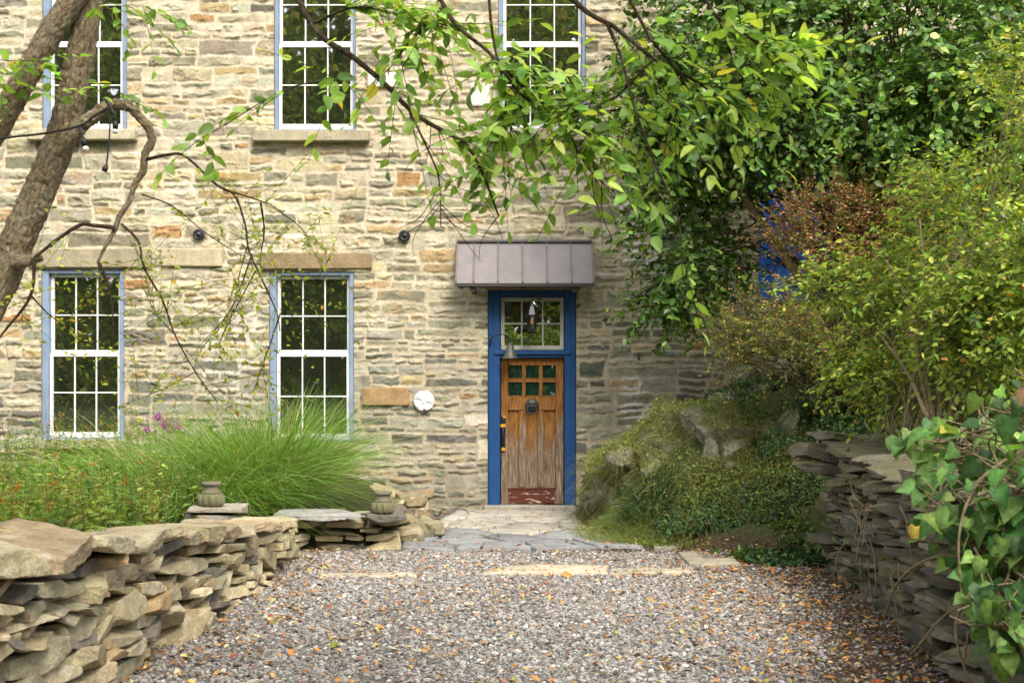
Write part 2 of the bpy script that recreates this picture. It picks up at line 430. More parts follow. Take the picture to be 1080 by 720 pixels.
# weathered door wood: warm varnish surviving high up, bleached and grey towards the foot
def door_mat(name='weathered_oak', bias=0.):
    m, nt, out = newmat(name); tc = N(nt, 'ShaderNodeTexCoord'); sx = N(nt, 'ShaderNodeSeparateXYZ'); nt.links.new(tc.outputs['Object'], sx.inputs[0])
    v = coords(nt, (1, 1, .07)); g1 = noise(nt, v, 60, 6, .7); g2 = noise(nt, coords(nt, (1, 1, .3)), 14, 6, .75)
    varn = ramp(nt, g1, [(.3, (.07, .025, .008)), (.5, (.24, .1, .02)), (.72, (.44, .21, .045))])
    grey = ramp(nt, g1, [(.3, (.05, .03, .02)), (.5, (.19, .13, .085)), (.72, (.43, .36, .27))])
    mr = N(nt, 'ShaderNodeMapRange'); nt.links.new(sx.outputs[2], mr.inputs[0]); mr.inputs[1].default_value = .15; mr.inputs[2].default_value = 1.55; mr.inputs[3].default_value = .56 - bias; mr.inputs[4].default_value = -.16 - bias
    ad = N(nt, 'ShaderNodeMath', operation='ADD'); nt.links.new(g2, ad.inputs[0]); nt.links.new(mr.outputs[0], ad.inputs[1])
    c = mixc(nt, ramp(nt, ad.outputs[0], [(.42, 0.), (.62, 1.)]), varn, grey)
    c = mixc(nt, ramp(nt, noise(nt, coords(nt, (1, 1, .35)), 16, 5, .7), [(.6, 0.), (.68, .75)]), c, (.06, .022, .014))
    principled(nt, out, c, .7, bump(nt, g1, .5, .008), .25); return m
M['door'] = door_mat(); M['door_panel'] = door_mat('varnished_panel', .16)
def peel_mat():
    m, nt, out = newmat('peeling_red_paint'); n = noise(nt, coords(nt, (.5, 1, 2.2)), 9, 5, .65)
    c = ramp(nt, n, [(.52, (.1, .03, .02)), (.58, (.13, .05, .03)), (.6, (.5, .42, .33))])
    principled(nt, out, c, .8, bump(nt, n, .5, .01), .2); return m
M['peel'] = peel_mat()

# ------------------------------------------------------------------ terrain
LW = np.array([(-2.3, 3.2), (-2.27, 5), (-2.2, 7.1), (-2.12, 9), (-2.06, 10.9), (-2.12, 12.3), (-1.95, 12.5), (-1.15, 12.7)])   # centre of the visible face, left dry wall
RW = np.array([(2.62, 3.2), (2.55, 5), (2.52, 7.1), (2.7, 9.0), (2.83, 10.4), (2.93, 11.5), (3.15, 11.95), (3.6, 12.15)])
BANK = np.array([(2.66, -30), (2.66, 3), (2.66, 7.1), (2.84, 9), (3.0, 10.8), (3.05, 11.7), (2.9, 12.3), (2.3, 12.65), (1.35, 12.95), (.95, 13.5), (.86, 14.6), (.88, 17.2), (.9, 40)])
def pl_dist(p, poly):
    d = np.full(len(p), 1e9)
    for a, b in zip(poly[:-1], poly[1:]):
        ab = b - a; t = np.clip(((p - a) @ ab) / (ab @ ab), 0, 1); d = np.minimum(d, np.linalg.norm(p - (a + t[:, None] * ab), axis=1))
    return d
def bank_inside(p):
    ins = np.zeros(len(p), bool); poly = np.vstack([BANK, [(90, 40), (90, -30)]]); j = len(poly) - 1
    for i in range(len(poly)):
        yi, yj = poly[i, 1], poly[j, 1]
        c = ((yi > p[:, 1]) != (yj > p[:, 1]))
        with np.errstate(divide='ignore', invalid='ignore'):
            xx = (poly[j, 0] - poly[i, 0]) * (p[:, 1] - yi) / (yj - yi) + poly[i, 0]
        ins ^= c & (p[:, 0] < xx); j = i
    return ins
LTOP_Y = [0, 5, 7, 9, 11, 12.4, 13]; LTOP_Z = [1.06, 1.04, .95, .76, .58, .46, .40]
def gh(x, y):
    x = np.asarray(x, float); y = np.asarray(y, float); p = np.stack([x, y], 1)
    # right bank
    d = np.where(bank_inside(p), pl_dist(p, BANK), 0)
    wallp = sstep(.05, .4, d) * .93 + np.clip(d - .5, 0, 5) * .16
    bank = np.interp(d, [0, .12, .5, 1.0, 1.6, 2.6, 4, 6, 12], [0, .1, .5, 1.02, 1.35, 1.7, 2.2, 2.6, 3.0])
    k = sstep(11.2, 13.0, y)
    h = wallp * (1 - k) + bank * k
    # left garden
    lx = np.interp(y, LW[:6, 1], LW[:6, 0]) - .12
    gl = np.interp(y, LTOP_Y + [16.7], [z - .14 for z in LTOP_Z] + [.42])
    s1 = sstep(0, .28, lx - x)
    edge = np.interp(y, [12.5, 12.9, 14.5, 16.7], [-1.25, -1.25, -1.4, -1.3])
    s2 = sstep(0, .5, edge - x) * sstep(12.6, 12.95, y)
    s = np.where(y < 12.4, s1, np.where(y < 12.7, np.maximum(s1 * (x < -2.2), 0), s2))
    h = np.where(x < 0, gl * s, h)
    h = h + .012 * fbm(np.stack([x * 1.3, y * 1.3], 1), 3, 5) * (np.abs(h) < .02) + .07 * fbm(np.stack([x * 2.1, y * 2.1], 1), 4, 6) * (h > .15)
    return h
def axis_grid(lo, hi, flo, fhi, step, far):
    a = [flo]; s = step
    while a[-1] > lo: s *= 1.35; a.append(a[-1] - s)
    b = list(np.arange(flo, fhi + 1e-6, step)); c = [b[-1]]; s = step
    while c[-1] < hi: s *= 1.35; c.append(c[-1] + s)
    return np.array(a[::-1][:-1] + b + c[1:])
gx = axis_grid(-90, 90, -7.5, 7.5, .075, 0); gy = axis_grid(-60, 90, 3.2, 16.9, .075, 0)
GX, GY = np.meshgrid(gx, gy, indexing='ij'); gxf, gyf = GX.ravel(), GY.ravel(); gz = gh(gxf, gyf)
i, j = np.meshgrid(np.arange(len(gx) - 1), np.arange(len(gy) - 1), indexing='ij'); ny = len(gy)
GF = np.stack([i * ny + j, (i + 1) * ny + j, (i + 1) * ny + j + 1, i * ny + j + 1], -1).reshape(-1, 4)
GV = np.stack([gxf, gyf, gz], 1)
nz = fbm(GV * np.array([1.1, 1.1, 1]), 4, 21)
gravelc = np.array([.165, .15, .135]); soil = np.array([.085, .055, .034]); garden = np.array([.05, .055, .022]); bankc = np.array([.07, .085, .03])
rm = np.clip(sstep(1.45, 2.2, gxf + nz * .5 - .09 * (gyf - 7.)) + sstep(12.1, 12.5, gyf + nz * .2) * (gxf > .9), 0, 1) * (gxf > 0)
gc = gravelc * (1 - rm[:, None]) + soil * rm[:, None]
hh = sstep(.05, .2, gz)[:, None]
gc = gc * (1 - hh) + np.where(gxf[:, None] < 0, garden, bankc) * hh
mbg = MB(); mbg.add(GV, GF, gc)
m, nt, out = newmat('ground_soil'); v = coords(nt); n1 = noise(nt, v, 24, 6, .7); n2 = noise(nt, v, 2.2, 5, .6)
c = mixc(nt, 1., attr(nt), ramp(nt, n1, [(.3, .55), (.7, 1.4)]), 'MULTIPLY'); c = mixc(nt, 1., c, ramp(nt, n2, [(.3, .8), (.7, 1.2)]), 'MULTIPLY')
principled(nt, out, c, .95, bump(nt, n1, .8, .03), .1); M['ground'] = m
ground = tag(mbg.build('ground', M['ground'], None, True, (0, 0, 0)), kind='structure')

# ------------------------------------------------------------------ the house
house = thing('stone_house', 'old rubble stone house with blue framed windows and a weathered plank door', 'house', (0, YF + .3, 0))
ST = .013
wx = np.arange(-9.0, 8.0, ST); wz = np.arange(-.25, 8.05, ST)
def snap(v, ax): return ax[np.argmin(np.abs(ax - v))]
# openings in photo pixels: x0, x1, y_top, y_bottom
OPEN = {'ll': (44, 131.5, 284, 464), 'lm': (284.5, 373, 286, 466), 'ul': (45, 134, -42, 138), 'um': (289.5, 375, -42, 138), 'ur': (526, 618, -42, 137),
        'door': (514.5, 607.5, 304, 537), 'bd': (800, 876, 178, 318)}
rects = {k: (snap(X(a), wx), snap(X(b), wx), snap(Z(d), wz), snap(Z(c), wz)) for k, (a, b, c, d) in OPEN.items()}
cells = []
def guil(x0, x1, z0, z1):
    w, h = x1 - x0, z1 - z0
    if .12 < h < .34 and h * 1.2 < w < .8 and rng.random() < .28: cells.append((x0, x1, z0, z1)); return
    if w > 2.6:
        s = x0 + w * rng.uniform(.35, .65); guil(x0, s, z0, z1); guil(s, x1, z0, z1); return
    if h > .38 or (h > .26 and rng.random() < .75) or (h > .15 and w > .3 and rng.random() < .36):
        s = z0 + h * rng.uniform(.32, .68); guil(x0, x1, z0, s); guil(x0, x1, s, z1); return
    if w > rng.uniform(.34, 1.15) * (1.1 if h > .1 else 1.2) or w > h * 6.2:
        s = x0 + w * rng.uniform(.25, .75); guil(x0, s, z0, z1); guil(s, x1, z0, z1); return
    cells.append((x0, x1, z0, z1))
z = -.4
while z < 8.3:
    h = rng.uniform(.34, .72); guil(-9.3, 8.3, z, z + h); z += h
cells = np.array(cells); nc = len(cells)
# raster of ids
R = .008; rx0, rz0 = -9.3, -.4; ids = np.zeros((int(17.8 / R) + 2, int(9.2 / R) + 2), np.int32)
for k, (a, b, c, d) in enumerate(cells):
    ids[max(int((a - rx0) / R), 0):int((b - rx0) / R) + 1, max(int((c - rz0) / R), 0):int((d - rz0) / R) + 1] = k
WX, WZ = np.meshgrid(wx, wz, indexing='ij'); fx, fz = WX.ravel(), WZ.ravel(); p2 = np.stack([fx, fz], 1)
ux = fx + .05 * fbm(p2 * 2.6, 2, 31) + .022 * fbm(p2 * 11, 2, 33); uz = fz + .032 * fbm(p2 * np.array([1.1, 2.2]), 2, 35) + .022 * fbm(p2 * np.array([5.5, 9]), 2, 36) + .011 * fbm(p2 * 15, 2, 37)
cid = ids[np.clip(((ux - rx0) / R).astype(int), 0, ids.shape[0] - 1), np.clip(((uz - rz0) / R).astype(int), 0, ids.shape[1] - 1)]
cc = cells[cid]; cu = ux - (cc[:, 0] + cc[:, 1]) / 2; cv = uz - (cc[:, 2] + cc[:, 3]) / 2; hw = (cc[:, 1] - cc[:, 0]) / 2; hh = (cc[:, 3] - cc[:, 2]) / 2
rr = np.minimum(.03, np.minimum(hw, hh) * .55)
qx = np.abs(cu) - hw + rr; qz = np.abs(cv) - hh + rr
sd = -(np.minimum(np.maximum(qx, qz), 0) + np.hypot(np.maximum(qx, 0), np.maximum(qz, 0)) - rr)       # distance inside the stone
joint = (rng.uniform(.007, .023, nc))[cid] + .006 * fbm(p2 * 6, 2, 39)
sd = sd - joint
prot = rng.uniform(.006, .024, nc)[cid]
fac = np.full(len(fx), 9.)
for k in range(5):
    a = rng.normal(0, .10, nc); b = rng.normal(0, .17, nc); c0 = rng.uniform(.012, .032, nc)
    fac = np.minimum(fac, c0[cid] + a[cid] * cu + b[cid] * cv)
off = rng.uniform(-90, 90, (nc, 2))[cid]
split = np.abs(fbm(p2 * np.array([7, 12]) + off, 4, 41)) * .055 * (rng.uniform(.1, 1.7, nc)[cid]) + .006 * fbm(p2 * 32 + off, 2, 47)
hst = np.clip(prot + fac * .9 - .012 - split + .01, .004, .07)
mort = .001 + .004 * fbm(p2 * 20, 3, 51) + .006 * fbm(p2 * 4, 2, 52)
e = sstep(0, .011, sd)
ht = mort * (1 - e) + np.maximum(hst, mort + .002) * e
# colours
zc = (cells[:, 2] + cells[:, 3]) / 2; xc = (cells[:, 0] + cells[:, 1]) / 2
palette = np.array([(.45, .39, .245), (.38, .35, .255), (.25, .235, .155), (.43, .315, .16), (.165, .155, .115), (.41, .235, .1), (.54, .475, .33), (.31, .285, .19)])
wU = np.array([.24, .19, .11, .09, .02, .015, .2, .13]); wL = np.array([.03, .13, .3, .04, .24, .01, .02, .23])
low = sstep(2.9, 1.1, zc) if False else 1 - sstep(1.7, 3.5, zc + .4 * rng.normal(0, 1, nc) + .12 * np.clip(-xc - 1.5, 0, 5))  # lower stones greyer: damp, dirt and tree shade combined in the colour
pick = np.array([rng.choice(8, p=(wU * (1 - t) + wL * t) / (wU * (1 - t) + wL * t).sum()) for t in low])
sc = palette[pick] * (1 + np.clip(low, 0, 1)[:, None] * np.array([-.04, .0, .1])) * np.exp(rng.normal(0, .13, (nc, 1))) * np.exp(rng.normal(0, .03, (nc, 3)))
col = sc[cid] * (1 + .16 * fbm(p2 * np.array([6, 16]) + off, 3, 61))[:, None]
stain = sstep(.15, .45, fbm(p2 * 5 + off, 3, 63)) * (rng.random(nc)[cid] < .3) * .6
col = col * (1 - stain[:, None]) + np.array([.42, .29, .15]) * stain[:, None]
mlow = sstep(1.0, 3.0, fz)[:, None]  # mortar darker low down too, grime and shade in one colour
mc = np.array([.43, .37, .265]) * (1 - mlow) + np.array([.56, .48, .345]) * mlow
wmask = sstep(.12, .3, fbm(p2 * .9 + 3.3, 3, 71) + .36 * np.exp(-(((fx - 1.75) / .8) ** 2 + ((fz - 1.55) / .85) ** 2)) + .2 * np.exp(-(((fx - 1.0) / 1.) ** 2 + ((fz - 4.3) / .7) ** 2)) - .25)
wmask = wmask * (.25 + .75 * sstep(-.3, .5, fx)); mc = mc * (1 - wmask[:, None]) + np.array([.76, .74, .68]) * wmask[:, None]
mc = mc * (1 + .14 * fbm(p2 * 14, 3, 73))[:, None]
smear = sstep(.28, .5, fbm(p2 * 7.5 + off * .1, 3, 75)) * .8 * sstep(.05, .0, sd)      # pointing smeared over stone edges
cm = np.clip(e * (1 - smear), 0, 1)[:, None]
col = mc * (1 - cm) + col * cm
algae = (sstep(.8, 0, fz + .3 * fbm(p2 * 2, 3, 77)) * .4)[:, None]
col = col * (1 - algae) + np.array([.13, .125, .08]) * algae
WV = np.stack([fx, YF - ht, fz], 1)
nzw = len(wz); i, j = np.meshgrid(np.arange(len(wx) - 1), np.arange(nzw - 1), indexing='ij')
WF = np.stack([i * nzw + j, (i + 1) * nzw + j, (i + 1) * nzw + j + 1, i * nzw + j + 1], -1).reshape(-1, 4)
fcx = wx[i.ravel()] + ST / 2; fcz = wz[j.ravel()] + ST / 2; keep = np.ones(len(WF), bool)
for k, (a, b, c, d) in rects.items(): keep &= ~((fcx > a) & (fcx < b) & (fcz > c) & (fcz < d))
mb = MB(); mb.add(WV, WF[keep], np.clip(col * .94, .01, .85))
# reveals of the openings
for k, (a, b, c, d) in rects.items():
    for (p, q) in (((a, c), (a, d)), ((b, d), (b, c)), ((a, d), (b, d)), ((b, c), (a, c))):
        mb.add([(p[0], YF - .012, p[1]), (q[0], YF - .012, q[1]), (q[0], YF + .35, q[1]), (p[0], YF + .35, p[1])], np.array([[0, 1, 2, 3]]), (.36, .31, .23))
# flank and rear walls
for (a, b) in (((-9, YF), (-9, YF + 8)), ((-9, YF + 8), (8, YF + 8)), ((8, YF + 8), (8, YF))):
    mb.add([(a[0], a[1], -.25), (b[0], b[1], -.25), (b[0], b[1], 8.05), (a[0], a[1], 8.05)], np.array([[0, 1, 2, 3]]), (.38, .33, .24))
mb.build('wall', M['wall'], house, True)
mb = MB()
mb.add([(-9.3, YF - .25, 8.0), (8.3, YF - .25, 8.0), (8.3, YF + 4, 10.6), (-9.3, YF + 4, 10.6), (-9.3, YF + 8.3, 8.0), (8.3, YF + 8.3, 8.0),
        (-9.3, YF - .25, 8.12), (8.3, YF - .25, 8.12), (8.3, YF + 4, 10.72), (-9.3, YF + 4, 10.72), (-9.3, YF + 8.3, 8.12), (8.3, YF + 8.3, 8.12)],
       [np.array([[0, 3, 2, 1], [3, 4, 5, 2], [6, 7, 8, 9], [9, 8, 11, 10], [0, 1, 7, 6], [4, 10, 11, 5]])], (.1, .1, .1))
mb.build('roof', M['roof'], house)

def window(key, label, split_py, low_muntins, up_muntins, xm, sill=None, lintel=None, frame='blue_pale', sashx=(7, 5), proud=0.):
    a, b, c, d = rects[key]; yb = YF + .05 + proud; g = .0
    fl, fr = sashx[0] / 78., sashx[1] / 78.
    mb = MB()
    cbox(mb, a + .002, a + fl, yb - .045, yb + .12, c + .002, d - .002, .005); cbox(mb, b - fr, b - .002, yb - .045, yb + .12, c + .002, d - .002, .005)
    cbox(mb, a + fl + .001, b - fr - .001, yb - .04, yb + .12, d - .05, d - .002, .005)
    cbox(mb, a + fl + .001, b - fr - .001, yb - .05, yb + .12, c + .002, c + .03, .005)
    w = mb.build('window', M[frame], house)
    if label: w['label'] = label
    x0, x1 = a + fl + .002, b - fr - .002; zs = Z(split_py)
    def sash(z0, z1, y, bars, bw):
        s = MB(); t = .042
        cbox(s, x0, x0 + t, y, y + .04, z0, z1); cbox(s, x1 - t, x1, y, y + .04, z0, z1)
        cbox(s, x0 + t, x1 - t, y, y + .04, z1 - .045, z1); cbox(s, x0 + t, x1 - t, y, y + .04, z0, z0 + bw)
        for k in (1, 2):
            xx = x0 + t + (x1 - x0 - 2 * t) * k / 3; cbox(s, xx - .0095, xx + .0095, y + .006, y + .034, z0 + bw - .002, z1 - .043, .005)
        for py in bars:
            cbox(s, x0 + t - .002, x1 - t + .002, y + .008, y + .032, Z(py) - .0095, Z(py) + .0095, .005)
        s.build('sash', M['white'], w)
    sash(c + .031, zs + .02, yb + .0, low_muntins, .075); sash(zs + .021, d - .051, yb + .045, up_muntins, .045)
    gl = MB()
    for (z0, z1, y) in ((c + .09, zs - .01, yb + .022), (zs + .05, d - .09, yb + .067)):
        gl.add([(x0 + .04, y, z0), (x1 - .04, y, z0), (x1 - .04, y, z1), (x0 + .04, y, z1)], np.array([[0, 1, 2, 3]]))
    gl.build('pane', M['glass'], w)
    bk = MB(); cbox(bk, a + .01, b - .01, yb + .125, yb + .14, c + .01, d - .01); bk.build('dark_room_backing', M['black'], w)  # black sheet added behind the glass to stand for the unlit room
    for nm, r in (('sill', sill), ('lintel', lintel)):
        if r:
            s = MB(); x0_, x1_, z0_, z1_ = X(r[0]), X(r[1]), Z(r[3]), Z(r[2]); pr = .13 if nm == 'sill' else .035
            rock(s, ((x0_ + x1_) / 2, YF + .1 - pr, (z0_ + z1_) / 2), (x1_ - x0_, .25, z1_ - z0_), col=(.4, .35, .24) if nm == 'sill' else r[4], n=16, chips=0, rough=.006, flat=.03)
            s.build(nm, M['dressed'], w, True)
    return w
window('ll', 'lower window with white sashes at far left of the wall', 374, [414], [332], None, (40, 138, 463, 473), (30, 166, 262, 283, (.42, .36, .24)))
window('lm', 'lower window behind the tall green grass', 374, [418], [333], None, (280, 380, 466, 477), (270, 397, 266, 284, (.33, .24, .14)))
window('ul', 'upper window behind the leaning trunks', 47, [89], [3], None, (92 - 60, 148, 138, 150), (30, 148, -58, -42, (.4, .35, .25)))
window('um', 'upper window with a clear view of its panes', 47, [89], [3], None, (264, 391, 139, 151), (275, 390, -58, -42, (.4, .35, .25)), sashx=(4, 3))
window('ur', 'upper window above the door half hidden by leaves', 47, [89], [3], None, (508, 634, 137.5, 150), (512, 632, -58, -42, (.4, .35, .25)), sashx=(5, 4))
# flat stone beside the lower left lintel
mb = MB(); rock(mb, ((X(168) + X(238)) / 2, YF + .03, Z(272)), (X(238) - X(168), .17, .26), col=(.44, .37, .24), n=14, chips=0, rough=.01, flat=.03); mb.build('dressed_block', M['dressed'], house, True)
mb = MB(); rock(mb, ((X(380) + X(434)) / 2, YF + .03, Z(418)), (X(434) - X(380), .17, .27), col=(.3, .2, .1), n=14, chips=0, rough=.01, flat=.03); mb.build('dressed_block', M['dressed'], house, True)
for (a, b, c, d) in ((386, 420, 77, 93), (496, 517, 88, 113)):
    mb = MB(); rock(mb, ((X(a) + X(b)) / 2, YF + .03, (Z(c) + Z(d)) / 2), (X(b) - X(a), .15, Z(c) - Z(d)), col=(.56, .53, .47), n=12, chips=2, rough=.008, flat=.1); mb.build('limewashed_block', M['dressed'], house, True)

# door frame, transom, door
a, b, c, d = rects['door']; yd = YF + .05
mb = MB()
cbox(mb, a + .002, X(527.5), yd - .05, yd + .2, c + .03, d - .002, .006); cbox(mb, X(595.5), b - .002, yd - .05, yd + .2, c + .03, d - .002, .006)
cbox(mb, a + .02, X(519), yd - .065, yd - .051, c + .04, d - .02, .005); cbox(mb, X(603), b - .02, yd - .065, yd - .051, c + .04, d - .02, .005)
cbox(mb, X(527.5) + .001, X(595.5) - .001, yd - .045, yd + .2, Z(313), d - .002, .006)
cbox(mb, X(527.5) + .001, X(595.5) - .001, yd - .045, yd + .2, Z(377), Z(369.5), .006)
cbox(mb, X(521), X(602), yd - .075, yd - .046, Z(374), Z(369.5), .008)
cbox(mb, a + .004, X(526), yd - .058, yd - .0505, c + .03, c + .12, .003); cbox(mb, X(597), b - .004, yd - .058, yd - .0505, c + .03, c + .12, .003)
mb.build('door_frame', M['blue'], house)
mb = MB(); x0, x1, z0, z1 = X(528) + .002, X(595) - .002, Z(369) + .002, Z(313.5); t = .05
cbox(mb, x0, x0 + t, yd, yd + .045, z0, z1); cbox(mb, x1 - t, x1, yd, yd + .045, z0, z1)
cbox(mb, x0 + t, x1 - t, yd, yd + .045, z1 - t, z1); cbox(mb, x0 + t, x1 - t, yd, yd + .045, z0, z0 + t + .01)
for k in (1, 2):
    xx = x0 + (x1 - x0) * k / 3; cbox(mb, xx - .012, xx + .012, yd + .005, yd + .04, z0 + t + .005, z1 - t + .002, .005)
cbox(mb, x0 + t - .002, x1 - t + .002, yd + .008, yd + .037, (z0 + z1) / 2 - .012, (z0 + z1) / 2 + .012, .005)
tr = mb.build('transom_window', M['cream'], house)
mb = MB(); mb.add([(x0 + .03, yd + .026, z0 + .03), (x1 - .03, yd + .026, z0 + .03), (x1 - .03, yd + .026, z1 - .03), (x0 + .03, yd + .026, z1 - .03)], np.array([[0, 1, 2, 3]])); mb.build('pane', M['glass'], tr)
mb = MB(); cbox(mb, a + .1, b - .1, yd + .205, yd + .22, c, d); mb.build('backing_board', M['black'], house)  # black sheet added behind transom and door for the unlit interior
# door leaf
yl = yd + .03; zb = Z(532); zt = Z(377.5); xl, xr = X(528) + .004, X(595) - .004
mb = MB()

mull = [(528, 536), (547.5, 554.5), (567.5, 573), (586, 595)]
cbox(mb, xl, X(536), yl, yl + .055, zb, zt); cbox(mb, X(586.5), xr, yl, yl + .055, zb, zt)
cbox(mb, X(536) + .001, X(586.5) - .001, yl + .001, yl + .055, Z(384.5), zt)
cbox(mb, X(536) + .001, X(586.5) - .001, yl + .001, yl + .055, Z(432.5), Z(417.5))
cbox(mb, X(536) + .001, X(586.5) - .001, yl + .001, yl + .055, Z(403), Z(399), .003)
cbox(mb, X(536) + .001, X(586.5) - .001, yl + .001, yl + .055, zb, Z(514.5))
for (p, q) in ((547.5, 555), (567.5, 573.5)): cbox(mb, X(p), X(q), yl + .002, yl + .054, Z(514), Z(433), .004)
for (p, q) in ((550.5, 554.5), (568.5, 572.5)): cbox(mb, X(p), X(q), yl + .002, yl + .054, Z(417), Z(385), .003)
for zz in (Z(399), Z(417.5), Z(384.5)): cbox(mb, X(536), X(586.5), yl - .006, yl, zz - .006, zz + .006, .003)
o = np.array([X(561.5), yl, zb]); 
# door leaf gets its own origin at its foot so the wood pattern runs from there
door = mb.build('door', M['door'], house)
for (p, q) in ((536, 547.5), (555, 567.5), (573.5, 586.5)):
    mb = MB(); cbox(mb, X(p) - .006, X(q) + .006, yl + .036, yl + .05, Z(514.5) - .01, Z(432.5) + .01, .002); mb.build('panel', M['door_panel'], door)
mb = MB(); cbox(mb, X(536) - .006, X(586.5) + .006, yl + .045, yl + .054, zb + .02, Z(514.5) + .006, .002); mb.build('panel', M['door_panel'], door)
mb = MB(); mb.add([(X(533), yl + .03, Z(418)), (X(590), yl + .03, Z(418)), (X(590), yl + .03, Z(382)), (X(533), yl + .03, Z(382))], np.array([[0, 1, 2, 3]])); mb.build('pane', M['glass_green'], door)
mb = MB(); cbox(mb, X(536) + .01, X(586) - .01, yl - .012, yl - .0005, Z(531), Z(516), .004); cbox(mb, X(535), X(587), yl - .022, yl - .0005, Z(516.2), Z(514.5), .004); mb.build('kick_panel', M['peel'], door)
# knocker: a rough round iron mask holding a ring
mb = MB(); kc = np.array([X(561), yl, Z(427.5)])
lathe(mb, [(.001, .03), (.02, .042), (.05, .036), (.075, .022), (.098, .012), (.1, .0)][::-1], kc, 28, lobes=(14, [.12, .14, .1, .05, 0, 0]), axis='y')
th = np.linspace(0, 2 * PI, 26)
tube(mb, np.stack([kc[0] + .062 * np.cos(th), np.full(26, yl - .045), kc[2] - .055 + .058 * np.sin(th)], 1), .011, 6)
for s in (-1, 1):
    lathe(mb, [(.02, 0), (.016, .02), (.002, .028)], kc + np.array([s * .035, -.025, .03]), 10, axis='y')
lathe(mb, [(.024, 0), (.02, .03), (.003, .04)], kc + np.array([0, -.025, -.01]), 10, axis='y')
mb.build('knocker', M['iron_old'], door, True)
mb = MB(); hx = X(530.5)
cbox(mb, hx - .03, hx + .03, yl - .02, yl - .001, Z(476), Z(439), .008)
tube(mb, smooth_path([(hx, yl - .02, Z(450)), (hx, yl - .07, Z(453)), (hx, yl - .075, Z(463)), (hx, yl - .02, Z(469))], 16), .014, 8)
cbox(mb, hx - .036, hx + .036, yl - .045, yl - .021, Z(447), Z(441), .008)
hd = mb.build('handle', M['black'], door)
for q in ((hx - .034, hx + .034, yl - .05, yl - .022, Z(450.5), Z(447.2), .004), (hx - .022, hx + .034, yl - .03, yl - .0205, Z(475.6), Z(472), .004), (hx, hx + .034, yl - .048, yl - .0215, Z(440.8), Z(439), .003)):
    mb = MB(); cbox(mb, *q); mb.build('tape', M['yellow'], hd)
# doorstep
mb = MB(); cbox(mb, a + .08, b - .08, YF + .0, YF + .24, Z(536.3), Z(532.4), .004); mb.build('threshold', M['peel'], house)
mb = MB(); rock(mb, (X(560.5), YF - .02, .02), (X(611) - X(510), .36, .1), col=(.36, .33, .27), n=18, chips=0, rough=.01, flat=.1); mb.build('doorstep', M['dressed'], house, True)

# awning with standing seams
mb = MB(); yt, yb_ = YF - .03, YF - .46; zt_, zb_ = Z(257, yt), Z(299.5, yb_); xa, xb_ = X(480.5, yb_), X(626.5, yb_)
n_ = np.array([0, -(zt_ - zb_), -(yt - yb_)]) ; 
def slab(mb, x0, x1, p, q, th_):
    (y0, z0), (y1, z1) = p, q; L = math.hypot(y1 - y0, z1 - z0); ny_, nz_ = -(z1 - z0) / L * th_, (y1 - y0) / L * th_
    V = [(x0, y0, z0), (x1, y0, z0), (x1, y1, z1), (x0, y1, z1), (x0, y0 + ny_, z0 + nz_), (x1, y0 + ny_, z0 + nz_), (x1, y1 + ny_, z1 + nz_), (x0, y1 + ny_, z1 + nz_)]
    mb.add(V, np.array([[0, 3, 2, 1], [4, 5, 6, 7], [0, 1, 5, 4], [1, 2, 6, 5], [2, 3, 7, 6], [3, 0, 4, 7]]))
slab(mb, xa, xb_, (yb_, zb_), (yt, zt_), .018)
aw = mb.build('awning', M['awning'], house)
mb = MB()
for px in (481, 499.5, 525.3, 551.3, 577.3, 603.2, 626): 
    xx = X(px, yb_); slab(mb, xx - .009, xx + .009, (yb_ - .003, zb_ + .016), (yt, zt_ + .0165), .03)
cbox(mb, xa, xb_, yt - .05, yt + .02, zt_ + .015, zt_ + .05, .005)
mb.build('seam', M['awning_seam'], aw)
mb = MB(); cbox(mb, xa - .004, xb_ + .004, yb_ - .022, yb_ - .001, zb_ - .035, zb_ + .012, .004)
for px in (500, 604):
    xx = X(px); cbox(mb, xx - .03, xx + .03, yb_ + .02, YF - .005, zb_ - .1, zb_ - .04, .006)
for px in (488, 498, 551, 604): cbox(mb, X(px) - .02, X(px) + .02, yb_ + .01, yb_ + .08, zb_ - .06, zb_ - .002, .006)
mb.build('bracket', M['awning_dark'], aw)
mb = MB(); cbox(mb, X(511), X(612), YF - .09, YF - .012, Z(306), Z(299), .01); mb.build('beam', M['timber'], aw)

# bright blue upper door behind the shrubs
a, b, c, d = rects['bd']; mb = MB()
cbox(mb, a + .003, a + .1, YF - .02, YF + .12, c + .003, d - .003); cbox(mb, b - .1, b - .003, YF - .02, YF + .12, c + .003, d - .003); cbox(mb, a + .1, b - .1, YF - .02, YF + .12, d - .1, d - .003)
xx = a + .101
while xx < b - .11:
    cbox(mb, xx, min(xx + .12, b - .101), YF + .02, YF + .06, c + .003, d - .101, .006); xx += .122
cbox(mb, a + .102, b - .102, YF + .003, YF + .019, c + .5, c + .62, .005); cbox(mb, a + .102, b - .102, YF + .003, YF + .019, d - .5, d - .38, .005)
bd = mb.build('door', M['blue_bright'], house); bd['label'] = 'bright blue plank door on the upper bank behind the shrubs'
mb = MB(); rock(mb, ((a + b) / 2, YF + .02, d + .1), (b - a + .3, .2, .2), col=(.4, .35, .25), n=12, chips=0, rough=.01, flat=.1); mb.build('lintel', M['dressed'], house, True)

